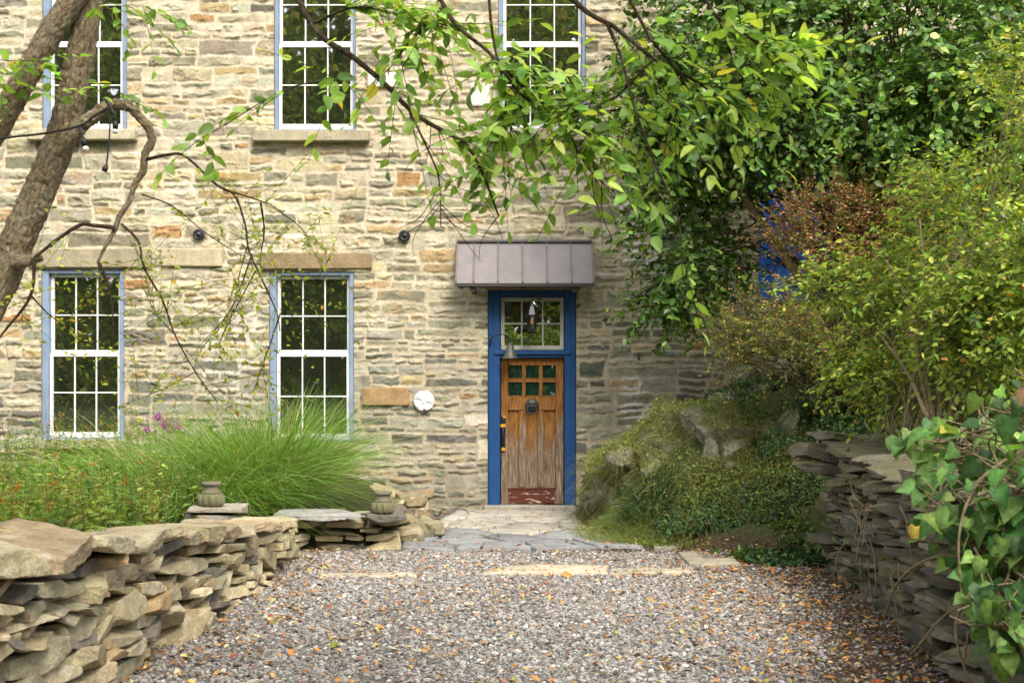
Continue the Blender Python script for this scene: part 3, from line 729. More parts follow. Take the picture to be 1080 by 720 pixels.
# round iron tie plates
for px, py, lab in ((210.5, 248, 'round black iron tie plate on the wall above and between the two lower windows'), (427, 249, 'round black iron tie plate on the wall left of the awning')):
    mb = MB(); lathe(mb, [(.078, 0), (.08, .02), (.068, .035), (.052, .038), (.046, .03), (.034, .03), (.03, .05), (.018, .06), (.001, .062)], (X(px), YF - .035, Z(py)), 24, axis='y')
    tag(mb.build('wall_tie_plate', M['black'], None, True, (X(px), YF - .03, Z(py))), lab, 'tie plate', 'iron tie plates on the house wall')
# scalloped white plaque
mb = MB(); k = 48; th = np.linspace(0, 2 * PI, k, endpoint=False); pc = np.array([X(447.5), YF - .045, Z(422.5)])
rings = [(.0, .03), (.03, .034), (.05, .024), (.07, .032), (.095, .025), (.118, .03), (.13, .02), (.134, .0)]; V = []
for (r_, h_) in rings:
    rr_ = r_ * (1 + .07 * np.abs(np.cos(th * 9)) * (r_ > .1) - .2 * np.exp(-((np.mod(th + PI / 2 + PI, 2 * PI) - PI) / .13) ** 2) * (r_ > .1) - .12 * np.exp(-((np.mod(th - PI / 2 + PI, 2 * PI) - PI) / .12) ** 2) * (r_ > .1))
    hh_ = h_ + .013 * np.cos(th * 5) * (0 < r_ < .12)
    V.append(np.stack([pc[0] + rr_ * np.cos(th), pc[1] - hh_, pc[2] + rr_ * np.sin(th)], 1))
V = np.concatenate(V); i, j = np.meshgrid(np.arange(len(rings) - 1), np.arange(k), indexing='ij'); j2 = (j + 1) % k
mb.add(V, np.stack([i * k + j, (i + 1) * k + j, (i + 1) * k + j2, i * k + j2], -1).reshape(-1, 4)); 
tag(mb.build('wall_plaque', M['plaster'], None, True, tuple(pc)), 'small round white scalloped plaster plaque on the wall left of the door', 'plaque')

# bell on its curved bracket, lantern and hook under the awning
bx, by = X(538, YF - .12), YF - .12
t = thing('hanging_bell', 'grey bell hung from a curved iron bracket at the top left of the door', 'bell', (bx, by, Z(379, by)))
mb = MB(); z0 = Z(378.5, by); lathe(mb, [(.1, 0), (.112, .008), (.1, .02), (.078, .06), (.06, .12), (.05, .17), (.04, .19), (.018, .2), (.018, .225), (.001, .23)], (bx, by, z0), 24); mb.build('bell_body', M['pewter'], t, True)
mb = MB(); tube(mb, smooth_path([(X(517), YF - .015, Z(358)), (X(520, by), by + .04, Z(354.5, by)), (X(528, by), by, Z(352.5, by)), (X(535, by), by, Z(354, by)), (bx, by, Z(362, by))], 24), .009, 6)
tube(mb, [(X(517), YF - .012, Z(352)), (X(517), YF - .012, Z(366))], .012, 6); mb.build('bracket', M['black'], t, True)
lx, ly = X(561, YF - .25), YF - .25
t = thing('hanging_lantern', 'black lantern hanging in front of the glass above the door', 'lantern', (lx, ly, Z(349, ly)))
mb = MB(); zz = lambda p: Z(p, ly); 
lathe(mb, [(.045, zz(349.5)), (.06, zz(348)), (.06, zz(346.5))], (lx, ly, 0), 6); lathe(mb, [(.078, zz(333)), (.082, zz(332)), (.04, zz(323)), (.012, zz(319)), (.012, zz(316))], (lx, ly, 0), 6)
for k in range(6):
    a_ = k * PI / 3; tube(mb, [(lx + .055 * math.cos(a_), ly + .055 * math.sin(a_), zz(347)), (lx + .068 * math.cos(a_), ly + .068 * math.sin(a_), zz(332.5))], .007, 4)
tube(mb, [(lx, ly, zz(317)), (lx, ly, zz(303))], .004, 4); mb.build('lantern_cage', M['black'], t)
mb = MB(); lathe(mb, [(.05, zz(346.8)), (.06, zz(333.2))], (lx, ly, 0), 6); mb.build('lantern_glass', M['glass'], t)
mb = MB(); lathe(mb, [(.014, zz(342.5)), (.02, zz(341)), (.016, zz(337)), (.003, zz(335.5))], (lx, ly - .062, 0), 8); mb.build('candle_bulb', M['amber'], t)
mb = MB(); hy_ = YF - .08; tube(mb, [(X(568.5, hy_), hy_, Z(300, hy_)), (X(568.5, hy_), hy_, Z(311, hy_))], .008, 5); th = np.linspace(0, 2 * PI, 16)
tube(mb, np.stack([X(568.5, hy_) + .022 * np.cos(th), np.full(16, hy_), Z(314, hy_) + .03 * np.sin(th)], 1), .01, 6)
tag(mb.build('hook', M['pewter'], None, True), 'small pale metal hook under the awning right of the black lantern', 'hook')
mb = MB(); tube(mb, [(X(673), YF - .03, Z(373)), (X(673), YF - .1, Z(373)), (X(673), YF - .1, Z(380))], .012, 6); tag(mb.build('wall_hook', M['black'], None, True), 'tiny black iron hook in the wall right of the door', 'hook')
exec_after = []
# ------------------------------------------------------------------ dry stone walls
class Path:
    def __init__(s, pts):
        s.p = smooth_path(pts, 400); d = np.linalg.norm(np.diff(s.p, axis=0), axis=1); s.s = np.concatenate([[0], np.cumsum(d)]); s.L = s.s[-1]
    def at(s, u): return np.array([np.interp(u, s.s, s.p[:, 0]), np.interp(u, s.s, s.p[:, 1])])
    def tan(s, u): a = s.at(min(u + .06, s.L)) - s.at(max(u - .06, 0)); return a / np.linalg.norm(a)
FIELD = np.array([(.41, .345, .21), (.335, .29, .18), (.26, .235, .155), (.47, .405, .27), (.3, .23, .14), (.16, .145, .12), (.43, .31, .16)])
FIELDW = np.array([.22, .22, .19, .12, .06, .14, .05])
SLAB = 1.1 * np.array([(.115, .105, .085), (.15, .135, .105), (.085, .08, .07), (.17, .15, .11), (.14, .125, .07)])  # low slab albedo includes the shade of the trees
def layout(L, H, hmax, hmin, wmax, aspect, amin=1.5):
    out = []
    def g(x0, x1, z0, z1):
        w, h = x1 - x0, z1 - z0
        if amin < 2 and h < hmax * 1.3 and 1.3 * h < w < .62 and rng.random() < .4: out.append((x0, x1, z0, z1)); return
        if w > 1.4: s = x0 + w * rng.uniform(.35, .65); g(x0, s, z0, z1); g(s, x1, z0, z1); return
        if h > hmax or (h > 2 * hmin and rng.random() < .5): s = z0 + h * rng.uniform(.35, .65); g(x0, x1, z0, s); g(x0, x1, s, z1); return
        if (w > rng.uniform(.5, 1.) * wmax or w > h * aspect) and w > 2 * amin * h: s = x0 + w * rng.uniform(.4, .6); g(x0, s, z0, z1); g(s, x1, z0, z1); return
        out.append((x0, x1, z0, z1))
    z = -.08
    while z < H:
        h = rng.uniform(.2, .42); g(0, L, z, z + h); z += h
    return out
def drywall(path, top, side, mat, cols, cw, hmax, hmin, wmax, aspect, depth, tiltsd, parent, n=11, batter=.08, turn=0., amin=1.5):
    mb = MB()
    for (s0, s1, z0, z1) in layout(path.L, 1.3, hmax, hmin, wmax, aspect, amin):
        s = (s0 + s1) / 2; zc = (z0 + z1) / 2; tz = top(s)
        if z0 > tz - .035: continue
        wob = .03 * fbm(np.array([[s * .9, zc * 1.5]]), 2, 81)[0]
        t = path.tan(s); p = path.at(s); nrm = np.array([-t[1], t[0]]) * side
        D = depth * rng.uniform(.85, 1.2); q = p + nrm * (D / 2 + batter * zc + rng.normal(0, .03))
        h = min(z1, tz + .02) - z0
        rock(mb, (q[0], q[1], z0 + h / 2 + wob), ((s1 - s0) * .985, D, h * (.955 if turn == 0 else .9)), math.atan2(t[1], t[0]) + turn + rng.normal(0, .11), (rng.normal(0, tiltsd), rng.normal(0, .07)),
             cols[rng.choice(len(cols), p=cw / cw.sum())] * (1 if turn == 0 else rng.uniform(.75, 1.6)), n=n, chips=int(rng.integers(5, 12)), rough=.013)
    return mb.build('stonework', mat, parent, True, sharp=22)
lp = Path(LW)
ltop = lambda s: float(np.interp(lp.at(s)[1], LTOP_Y, LTOP_Z)) - .215 - .0
lw = thing('dry_stone_wall', 'pale tan dry stone garden wall of loose rough blocks along the left of the gravel', 'stone wall', (-2.3, 8, 0))
drywall(lp, ltop, 1, M['dry'], FIELD * 1.32, FIELDW, .185, .055, .68, 5.5, .34, .14, lw, 20, amin=1.9)
s = 1.2
while s < lp.L - .12:
    Ld = rng.uniform(.3, .66) if s > 3 else rng.uniform(.45, .8)
    Ld = min(Ld, lp.L - s + .1)
    t = lp.tan(s + Ld / 2); p = lp.at(s + Ld / 2); nrm = np.array([-t[1], t[0]]); th_ = rng.uniform(.07, .12) if s > 3 else rng.uniform(.11, .16)
    mb = MB(); dd = rng.uniform(.4, .62)
    rock(mb, (p[0] + nrm[0] * (dd / 2 - .03), p[1] + nrm[1] * (dd / 2 - .03), ltop(s + Ld / 2) + .02 + th_ / 2), (Ld, dd, th_), math.atan2(t[1], t[0]) + rng.normal(0, .16), (rng.normal(0, .05), rng.normal(.0, .06)),
         FIELD[[3, 0, 1, 3, 4][int(rng.integers(5))]] * 1.08, n=16, chips=9, rough=.03)
    if rng.random() < .55:
        rock(mb, (p[0] + nrm[0] * .55, p[1] + nrm[1] * .55, ltop(s + Ld / 2) + .01 + th_ / 2), (Ld * .8, .35, th_), math.atan2(t[1], t[0]) + rng.normal(0, .4), (rng.normal(0, .08), rng.normal(0, .06)), FIELD[int(rng.integers(5))], n=12, chips=8, rough=.03)
    mb.build('capstone', M['dry'], lw, True, sharp=22); s += Ld + rng.uniform(.0, .04)
# loose rubble between the end of that wall and the house
rub = MB()
for k in range(46):
    y = rng.uniform(12.85, 16.2); x = np.interp(y, [12.7, 16.4], [-1.12, -1.3]) + rng.normal(0, .13); sz = rng.uniform(.12, .34)
    rock(rub, (x, y, .04 + rng.uniform(0, .26) * (1 if x < -1.15 else .4)), (sz * 1.3, sz, sz * .5), rng.uniform(0, 6), (rng.normal(0, .2), rng.normal(0, .2)), FIELD[int(rng.integers(6))] * .85, n=9, rough=.03)
tag(rub.build('rubble_edging', M['dry'], None, True, sharp=22), 'low heap of loose rubble edging beside the fluted urn near the house foot', 'rubble edging')

rp = Path(RW)
rtop = lambda s: float(np.interp(rp.at(s)[1], [3, 7, 9, 11, 12.2], [.95, .98, 1.0, 1.06, 1.1]))
rw = thing('slab_stone_wall', 'dark dry stone wall of thin mossy slabs along the right of the gravel', 'stone wall', (2.8, 8, 0))
drywall(rp, rtop, -1, M['dry_dark'], SLAB, np.array([.3, .25, .2, .15, .1]), .105, .045, .8, 9, .46, .035, rw, 16, .06, .3, 2.6)
s = 3.0
while s < rp.L - .1:
    Ld = rng.uniform(.4, .7); Ld = min(Ld, rp.L - s + .1); t = rp.tan(s + Ld / 2); p = rp.at(s + Ld / 2); nrm = np.array([t[1], -t[0]]); th_ = rng.uniform(.05, .1)
    mb = MB(); rock(mb, (p[0] + nrm[0] * .27, p[1] + nrm[1] * .27, rtop(s) + .03 + th_ / 2), (Ld, .6, th_), math.atan2(t[1], t[0]) + rng.normal(0, .2), (rng.normal(0, .07), rng.normal(0, .06)), SLAB[int(rng.integers(4))] * 1.05, n=14, chips=8, rough=.03)
    mb.build('capstone', M['dry_dark'], rw, True, sharp=22); s += Ld * rng.uniform(.8, 1.2)
for (px, py, Y, w_, h_, r_) in ((868, 482, 11.2, .62, .13, .3), (858, 497, 11.1, .5, .1, -.2), (905, 468, 11.6, .9, .07, .1)):
    mb = MB(); q = P(px, py, Y); rock(mb, q + np.array([.1, .25, .02]), (w_, .5, h_), r_, (.12, 0), SLAB[1], n=14, chips=8, rough=.03); mb.build('capstone', M['dry_dark'], rw, True, sharp=22)

# ------------------------------------------------------------------ paving
def clip_poly(poly, n, d):
    out = []
    for a, b in zip(poly, np.roll(poly, -1, 0)):
        da, db = a @ n - d, b @ n - d
        if da <= 0: out.append(a)
        if da * db < 0: out.append(a + (b - a) * (da / (da - db)))
    return np.array(out)
def paver(mb, poly, z, th_, col, jit=.012, tilt=.01):
    c = poly.mean(0); pts = []
    for a, b in zip(poly, np.roll(poly, -1, 0)):
        k = max(int(np.linalg.norm(b - a) / .05), 1)
        for q in range(k): pts.append(a + (b - a) * q / k)
    pts = np.array(pts); d = pts - c; pts = c + d * (1 + jit * fbm(pts * 9, 3, 91) * 3 / np.maximum(np.linalg.norm(d, axis=1), .1))[:, None] if True else pts
    k = len(pts); tx, ty = rng.normal(0, tilt, 2)
    rings = []
    for sc_, dz in ((1.0, -th_), (1.0, -.008), (.975, 0), (.6, .0), (.25, 0)):
        q = c + (pts - c) * sc_; zz_ = z + dz + (q - c) @ np.array([tx, ty]) + (.004 * fbm(q * 6, 3, 93) if dz == 0 else 0)
        rings.append(np.column_stack([q, zz_]))
    V = np.concatenate(rings + [np.array([[c[0], c[1], z]])]); i, j = np.meshgrid(np.arange(4), np.arange(k), indexing='ij'); j2 = (j + 1) % k
    F = np.stack([i * k + j, i * k + j2, (i + 1) * k + j2, (i + 1) * k + j], -1).reshape(-1, 4); q = np.arange(k)
    T = np.stack([4 * k + q, 4 * k + (q + 1) % k, np.full(k, 5 * k)], 1)
    cv = np.asarray(col) * (1 + .2 * fbm(V[:, :2] * 5, 3, 95))[:, None]
    mb.add(V, [F, T], np.clip(cv, .02, .8))
FLAGR = np.array([(-1.14, 12.66), (-.7, 12.5), (-.25, 12.62), (.3, 12.52), (.75, 12.7), (1.36, 12.74), (1.2, 13.2), (.86, 14.2), (.78, 16.36), (-.72, 16.36), (-.95, 14.6), (-1.16, 13.5)])
seeds = []
while len(seeds) < 19:
    q = np.array([rng.uniform(-1.15, 1.05), rng.uniform(12.6, 16.4)])
    if all(np.linalg.norm((q - s_) * np.array([1, 1.15])) > .42 for s_ in seeds): seeds.append(q)
fl = MB()
for a_i, s_ in enumerate(seeds):
    poly = FLAGR[::1].copy()
    for b_i, o_ in enumerate(seeds):
        if a_i == b_i: continue
        n_ = o_ - s_; L_ = np.linalg.norm(n_); n_ = n_ / L_; poly = clip_poly(poly, n_, ((s_ + o_) / 2) @ n_ - .019)
        if len(poly) < 3: break
    if len(poly) < 3: continue
    c_ = s_[1]; base = (np.array([.26, .265, .268]) if c_ < 13.9 else np.array([.42, .395, .335])) * (1 if rng.random() < .75 else .8)
    paver(fl, poly, .036 + rng.uniform(-.006, .008), .06, base * rng.uniform(.85, 1.12))
tag(fl.build('flagstone_path', M['flag'], None, True, (0, 14, 0)), kind='structure')
def slab_thing(pxs, name, label, cat, group, col, h=.035):
    poly = np.array([(X(px, CAMZ * F_PX / (py - HY)), CAMZ * F_PX / (py - HY)) for px, py in pxs]); 
    if np.cross(poly[1] - poly[0], poly[2] - poly[1]) < 0: poly = poly[::-1]
    mb = MB(); paver(mb, poly, h, .07, col, .01); tag(mb.build(name, M['flag'], None, True), label, cat, group)
E = 'stone slabs set edge to edge across the gravel'
slab_thing([(335, 610), (440, 609), (436, 605), (338, 606)], 'edging_slab', 'long narrow buff slab flush in the gravel, nearest the left wall', 'stone slab', E, (.44, .385, .29), .02)
slab_thing([(505, 606), (640, 606), (642, 598.5), (560, 597), (530, 600)], 'edging_slab', 'widest buff slab flush in the gravel in front of the door', 'stone slab', E, (.45, .39, .29), .024)
slab_thing([(643, 606.5), (731, 606), (722, 601.5), (644, 600)], 'edging_slab', 'thin buff slab in the gravel between the widest slab and the stepping stones', 'stone slab', E, (.4, .36, .27), .024)
S_ = 'stepping stones beside the bank'
slab_thing([(690, 581), (714, 580), (712, 576), (692, 577)], 'stepping_stone', 'small square stepping stone nearest the flagstone path', 'stepping stone', S_, (.27, .26, .2))
slab_thing([(727, 598), (746, 596), (733, 584), (715, 585)], 'stepping_stone', 'grey brown stepping stone turned lengthwise, middle of three', 'stepping stone', S_, (.36, .32, .24))
slab_thing([(740, 600), (781, 597), (775, 591), (736, 594)], 'stepping_stone', 'pale stepping stone laid crosswise nearest the dark slab wall', 'stepping stone', S_, (.42, .38, .28))

# gravel chips and fallen leaves
def in_poly(p, poly):
    ins = np.zeros(len(p), bool); j = len(poly) - 1
    for i in range(len(poly)):
        with np.errstate(divide='ignore', invalid='ignore'):
            ins ^= ((poly[i, 1] > p[:, 1]) != (poly[j, 1] > p[:, 1])) & (p[:, 0] < (poly[j, 0] - poly[i, 0]) * (p[:, 1] - poly[i, 1]) / (poly[j, 1] - poly[i, 1]) + poly[i, 0])
        j = i
    return ins
ph = (1 + 5 ** .5) / 2
ICO = np.array([(-1, ph, 0), (1, ph, 0), (-1, -ph, 0), (1, -ph, 0), (0, -1, ph), (0, 1, ph), (0, -1, -ph), (0, 1, -ph), (ph, 0, -1), (ph, 0, 1), (-ph, 0, -1), (-ph, 0, 1)]) / math.sqrt(1 + ph * ph)
ICF = np.array([(0, 11, 5), (0, 5, 1), (0, 1, 7), (0, 7, 10), (0, 10, 11), (1, 5, 9), (5, 11, 4), (11, 10, 2), (10, 7, 6), (7, 1, 8), (3, 9, 4), (3, 4, 2), (3, 2, 6), (3, 6, 8), (3, 8, 9), (4, 9, 5), (2, 4, 11), (6, 2, 10), (8, 6, 7), (9, 8, 1)])
def chips(n, ylo, yhi, smin, smax):
    y = rng.uniform(ylo, yhi, n); x = rng.uniform(-2.5, 3.0, n); p = np.stack([x, y], 1)
    ok = (gh(x, y) < .05) & ~in_poly(p, FLAGR) & (x < 2.75)
    nzz = fbm(p * 1.1, 3, 21); soilp = np.clip(sstep(1.45, 2.2, x + nzz * .5 - .09 * (y - 7)), 0, 1); ok &= rng.random(n) > soilp * .8
    ok &= rng.random(n) > .5 * sstep(.05, .4, fbm(p * np.array([1.3, .5]), 3, 27))
    ok &= rng.random(n) > .85 * sstep(12.2, 12.6, y) * (x > -1.2)
    return p[ok]
gp = np.vstack([chips(72000, 4.7, 9.0, 0, 0), chips(72000, 9.0, 12.75, 0, 0)]); n = len(gp)
S3 = np.minimum(rng.lognormal(math.log(.0088), .42, n), .022)[:, None] * np.stack([rng.uniform(.8, 1.5, n), rng.uniform(.7, 1.1, n), rng.uniform(.4, .8, n)], 1)
Vv = ICO[None] * (1 + rng.uniform(-.28, .28, (n, 12, 1))) * S3[:, None, :]
Q = rng.normal(0, 1, (n, 3, 3)); Q[:, 2] = Q[:, 2] * .25 + np.array([0, 0, 1.]); e0 = unit(Q[:, 2]); e1 = unit(np.cross(Q[:, 0], e0)); e2 = np.cross(e0, e1)
Vv = Vv[..., :1] * e1[:, None] + Vv[..., 1:2] * e2[:, None] + Vv[..., 2:] * e0[:, None]
Vv = Vv + np.column_stack([gp, gh(gp[:, 0], gp[:, 1]) + S3[:, 2] * rng.uniform(.1, 1.0, n)])[:, None, :]
gcol = pal(n, [(.285, .268, .25), (.21, .2, .193), (.39, .37, .345), (.13, .125, .12), (.36, .29, .22), (.52, .5, .47), (.28, .19, .12)], [.3, .24, .17, .1, .09, .06, .04], .14)
gl_ = gcol.mean(1, keepdims=True) * np.array([1.05, 1., .93]); gcol = gcol * .45 + gl_ * .55
mb = MB(); mb.add(Vv.reshape(-1, 3), (np.arange(n)[:, None, None] * 12 + ICF[None]).reshape(-1, 3), np.repeat(gcol, 12, 0))
tag(mb.build('gravel', M['gravel'], None, False, (0, 8, 0)), 'grey lilac crushed stone gravel covering the drive', 'gravel', kind='stuff')
def litter(n, fn):
    p = fn(n); k = len(p); mb_ = MB()
    z_ = gh(p[:, 0], p[:, 1]) + rng.uniform(.015, .04, k) + .03 * in_poly(p, FLAGR)
    return np.column_stack([p, z_])
def lit_pts(n):
    y = rng.uniform(4.8, 16.3, n); x = rng.uniform(-2.3, 3., n); p = np.stack([x, y], 1)
    w = .22 + .2 * (fbm(p * 2.3, 3, 98) > .12) + .78 * sstep(.6, 2.0, x - .06 * (y - 7)) + .42 * sstep(-1.2, -2.1, x) + .2 * (fbm(p * .9, 2, 97) > .1)
    w = np.where(y > 12.6, w * .35, w); return p[(rng.random(n) < w) & (gh(x, y) < .09)]
lp_ = litter(21000, lit_pts); k = len(lp_)
mb = MB(); cols = pal(k, [(.5, .22, .06), (.56, .36, .11), (.33, .17, .07), (.45, .1, .04), (.22, .13, .07), (.58, .45, .24), (.3, .32, .06)], [.17, .15, .24, .03, .27, .11, .03], .2)
L_ = rng.lognormal(math.log(.033), .35, k); leaves(mb, lp_, unit(np.column_stack([rng.normal(0, 1, (k, 2)), rng.normal(0, .12, k)])), unit(rng.normal(0, .28, (k, 3)) + np.array([0, 0, 1])), L_, L_ * rng.uniform(.4, .7, k), 'oval', .3, cols)
tag(mb.build('leaf_litter', M['dead'], None, False, (0, 8, 0)), 'orange, yellow and brown fallen leaves strewn over the gravel', 'fallen leaves', kind='stuff')

# urns
def urn(px, py_base, Y, ztop, label, rot=0):
    zb_ = ztop; c = (X(px, Y), Y, zb_); t = thing('stone_urn', label, 'urn', c, 'fluted stone urns on the dry stone wall')
    sc_ = .95
    mb = MB(); pr = [(.085, 0), (.1, .005), (.118, .02), (.126, .05), (.124, .085), (.112, .112), (.085, .125)]
    lathe(mb, [(r_ * sc_ * 1.05, z_ * sc_) for r_, z_ in pr], c, 96, (.2, .185, .135), lobes=(10, [.05, .12, .17, .2, .19, .14, .02])); mb.build('bowl', M['urn'], t, True)
    mb = MB(); lathe(mb, [(r_ * sc_, z_ * sc_) for r_, z_ in [(.088, .124), (.095, .13), (.09, .14), (.076, .15), (.074, .19), (.082, .2), (.094, .205), (.096, .225), (.09, .232), (.07, .23), (.065, .2)]], c, 40, (.21, .195, .145)); mb.build('rim', M['urn'], t, True)
urn(223, 534, 11.2, float(Z(533.5, 11.2)), 'mossy fluted stone urn at the left on a flat wall slab before the tall grass')
urn(404, 541, 12.5, float(Z(541, 12.5)), 'mossy fluted stone urn at the end of the low wall nearest the door')
mb = MB(); rock(mb, (X(228, 11.2), 11.25, float(Z(533.5, 11.2)) - .035), (.5, .5, .07), .2, (0, 0), (.38, .35, .29), n=14, chips=6, rough=.02); 
rock(mb, (X(222, 11.2), 11.25, float(Z(533.5, 11.2)) - .11), (.45, .5, .09), .5, (0, 0), (.25, .23, .19), n=12, chips=6, rough=.02)
mb.build('capstone', M['dry'], lw, True, sharp=22)
mb = MB(); rock(mb, (X(335, 12.2), 12.55, .375), (.95, .62, .055), .06, (0, 0), (.37, .36, .34), n=14, chips=6, rough=.02); mb.build('capstone', M['dry'], lw, True, sharp=22)
mb = MB(); rock(mb, (X(404, 12.5), 12.55, float(Z(541, 12.5)) - .04), (.42, .4, .08), .2, (0, 0), (.2, .18, .15), n=12, chips=6, rough=.02); mb.build('capstone', M['dry'], lw, True, sharp=22)

# ------------------------------------------------------------------ rocks of the bank
ROCKS = []
def boulder(c, size, rot, tilt, col, label, mat='rock', n=70, rough=.05, chips=14, seed=1):
    r = np.random.default_rng(seed); mb = MB(); rock(mb, c, size, rot, tilt, col, n=n, chips=chips, rough=rough, r=r, colvar=.02)
    V, F, C = mb.arrays()
    V = V + unit(V - np.asarray(c)) * ((.2 * np.abs(fbm(V * np.array([2.0, 2.0, 1.3]), 4, 101)) + .07 * fbm(V * 6, 3, 103)) * min(1, size[0]))[:, None]
    sd_n = 70; sdp = np.asarray(c) + r.normal(0, .42, (sd_n, 3)) * np.asarray(size) * np.array([1, 1, 1.]); cl = np.argmin(((V[:, None, :] - sdp[None]) ** 2).sum(2), 1)
    dr = r.normal(0, .3, (sd_n, 3)); V = V + unit(V - np.asarray(c)) * (np.clip(r.uniform(-.09, .09, sd_n)[cl] + ((V - sdp[cl]) * dr[cl]).sum(1), -.11, .11) * min(1, size[0]))[:, None]
    mb.V = [V]; ROCKS.append((V, F[0])); mb.C = [C]
    tag(mb.build('boulder', M[mat], None, True, sharp=40), label, 'boulder', 'rocks of the bank beside the door')
boulder((2.45, 14.35, .42), (1.75, 1.9, 1.75), .35, (.18, -.1), (.29, .275, .21), 'largest mossy rock face of the bank between the door and the dark slab wall', seed=3)
boulder((1.62, 14.9, .35), (1.0, 1.7, 1.35), .1, (-.45, -.1), (.31, .29, .225), 'sloping grey rock low on the left of the bank nearest the door', seed=5)
boulder((2.0, 14.95, .72), (.75, .85, .95), .5, (-.5, .0), (.42, .4, .33), 'pale bare rock at the top left shoulder of the bank', seed=8, n=30)
boulder((3.85, 14.6, 1.55), (.75, .7, .75), .5, (.1, 0), (.2, .19, .15), 'dark upright rock under the red shrub on top of the bank', seed=11, n=24)
boulder((2.75, 15.3, 1.5), (.3, .25, .16), .2, (0, 0), (.55, .53, .48), 'small whitish stone lying on top of the bank', 'dressed', seed=13, n=14)
boulder((3.25, 15.4, 1.35), (.9, .7, .6), .2, (0, 0), (.2, .19, .14), 'broad dark rock behind the creeping ivy', seed=17, n=24)
loc = (GX.ravel() > -8) & (GX.ravel() < 8) & (GY.ravel() > 3) & (GY.ravel() < 17)
bv_V = [GV]; bv_F = [GF[loc[GF].all(1)]]; nn_ = len(GV)
for V, F in ROCKS: bv_V.append(V); bv_F.append(F + nn_); nn_ += len(V)
bvh = BVHTree.FromPolygons([tuple(v) for v in np.concatenate(bv_V)], [tuple(int(q) for q in f) for f in np.concatenate(bv_F)])
def drop(x, y):
    pos = np.zeros((len(x), 3)); nr = np.zeros((len(x), 3))
    for k in range(len(x)):
        h = bvh.ray_cast(Vector((x[k], y[k], 9)), Vector((0, 0, -1)))
        if h[0] is None: pos[k] = (x[k], y[k], 0); nr[k] = (0, 0, 1)
        else: pos[k] = h[0]; nr[k] = h[1] if h[1][2] > 0 else -h[1]
    return pos, nr
def zone(n, cx, cy, rx, ry, rot=0, thr=-.1):
    r_ = np.sqrt(rng.random(n)); th_ = rng.uniform(0, 2 * PI, n); u, v = r_ * np.cos(th_) * rx, r_ * np.sin(th_) * ry
    x, y = cx + u * math.cos(rot) - v * math.sin(rot), cy + u * math.sin(rot) + v * math.cos(rot)
    k = fbm(np.stack([x * 1.6, y * 1.6], 1), 3, 111) + .4 * (1 - r_) > thr; return x[k], y[k]
def cover(mb, n, zn, h, L, colors, w=None, thr=-.1, aspect=.6, up=.8, jit=.2, kind='dia'):
    x, y = zone(n, *zn, thr=thr); pos, nr = drop(x, y); k = len(x)
    pos = pos + nr * (rng.uniform(0, 1, k) ** .7 * h * np.clip(.6 + 1.7 * fbm(np.stack([x * 3.1, y * 3.1], 1), 3, 113), .08, 1.6))[:, None]
    d = rdir(k, (0, -.3, .1)) ; l_ = L * rng.uniform(.6, 1.3, k)
    leaves(mb, pos, d, unit(rng.normal(0, .55, (k, 3)) + nr + np.array([0, 0, up])), l_, l_ * aspect, kind, .2, pal(k, colors, w, jit))
IVY = [(.035, .08, .03), (.055, .12, .035), (.024, .055, .024), (.1, .19, .045)]
mb = MB()
cover(mb, 6500, (3.6, 13.9, 1.1, .8, 0), .24, .05, IVY)
cover(mb, 3200, (2.75, 15.4, .75, .6, 0), .2, .05, IVY)
cover(mb, 2600, (2.4, 12.95, .9, .26, -.12), .12, .045, IVY)
cover(mb, 1300, (1.7, 13.2, .7, .22, -.3), .1, .035, IVY + [(.06, .12, .03)])
cover(mb, 1500, (2.6, 11.85, .45, .5, -.5), .08, .06, IVY + [(.06, .12, .03)])
cover(mb, 4000, (4.6, 15., 1.3, 1.4, 0), .3, .06, IVY)
tag(mb.build('ivy', M['leaf_dark'], None, False, (3, 13.5, 0)), 'dark green creeping ivy on the bank and along its foot', 'ivy', kind='stuff')
bl_ = MB(); mb = MB(); GREENS = [(.18, .26, .05), (.27, .33, .065), (.11, .19, .04), (.34, .33, .1), (.2, .15, .06)]
cover(mb, 9500, (2.1, 14.0, 1.35, 1.5, 0), .08, .036, GREENS, thr=-.16)
cover(mb, 3200, (2.5, 13.0, .75, .6, 0), .09, .04, GREENS, thr=-.05)
cover(mb, 1500, (2.5, 12.2, .55, .6, -.5), .05, .06, [(.08, .16, .03), (.13, .22, .04), (.05, .1, .025)], thr=-.0, kind='oval')
cover(mb, 2600, (1.75, 15.3, .7, .9, 0), .09, .04, GREENS, thr=-.05)
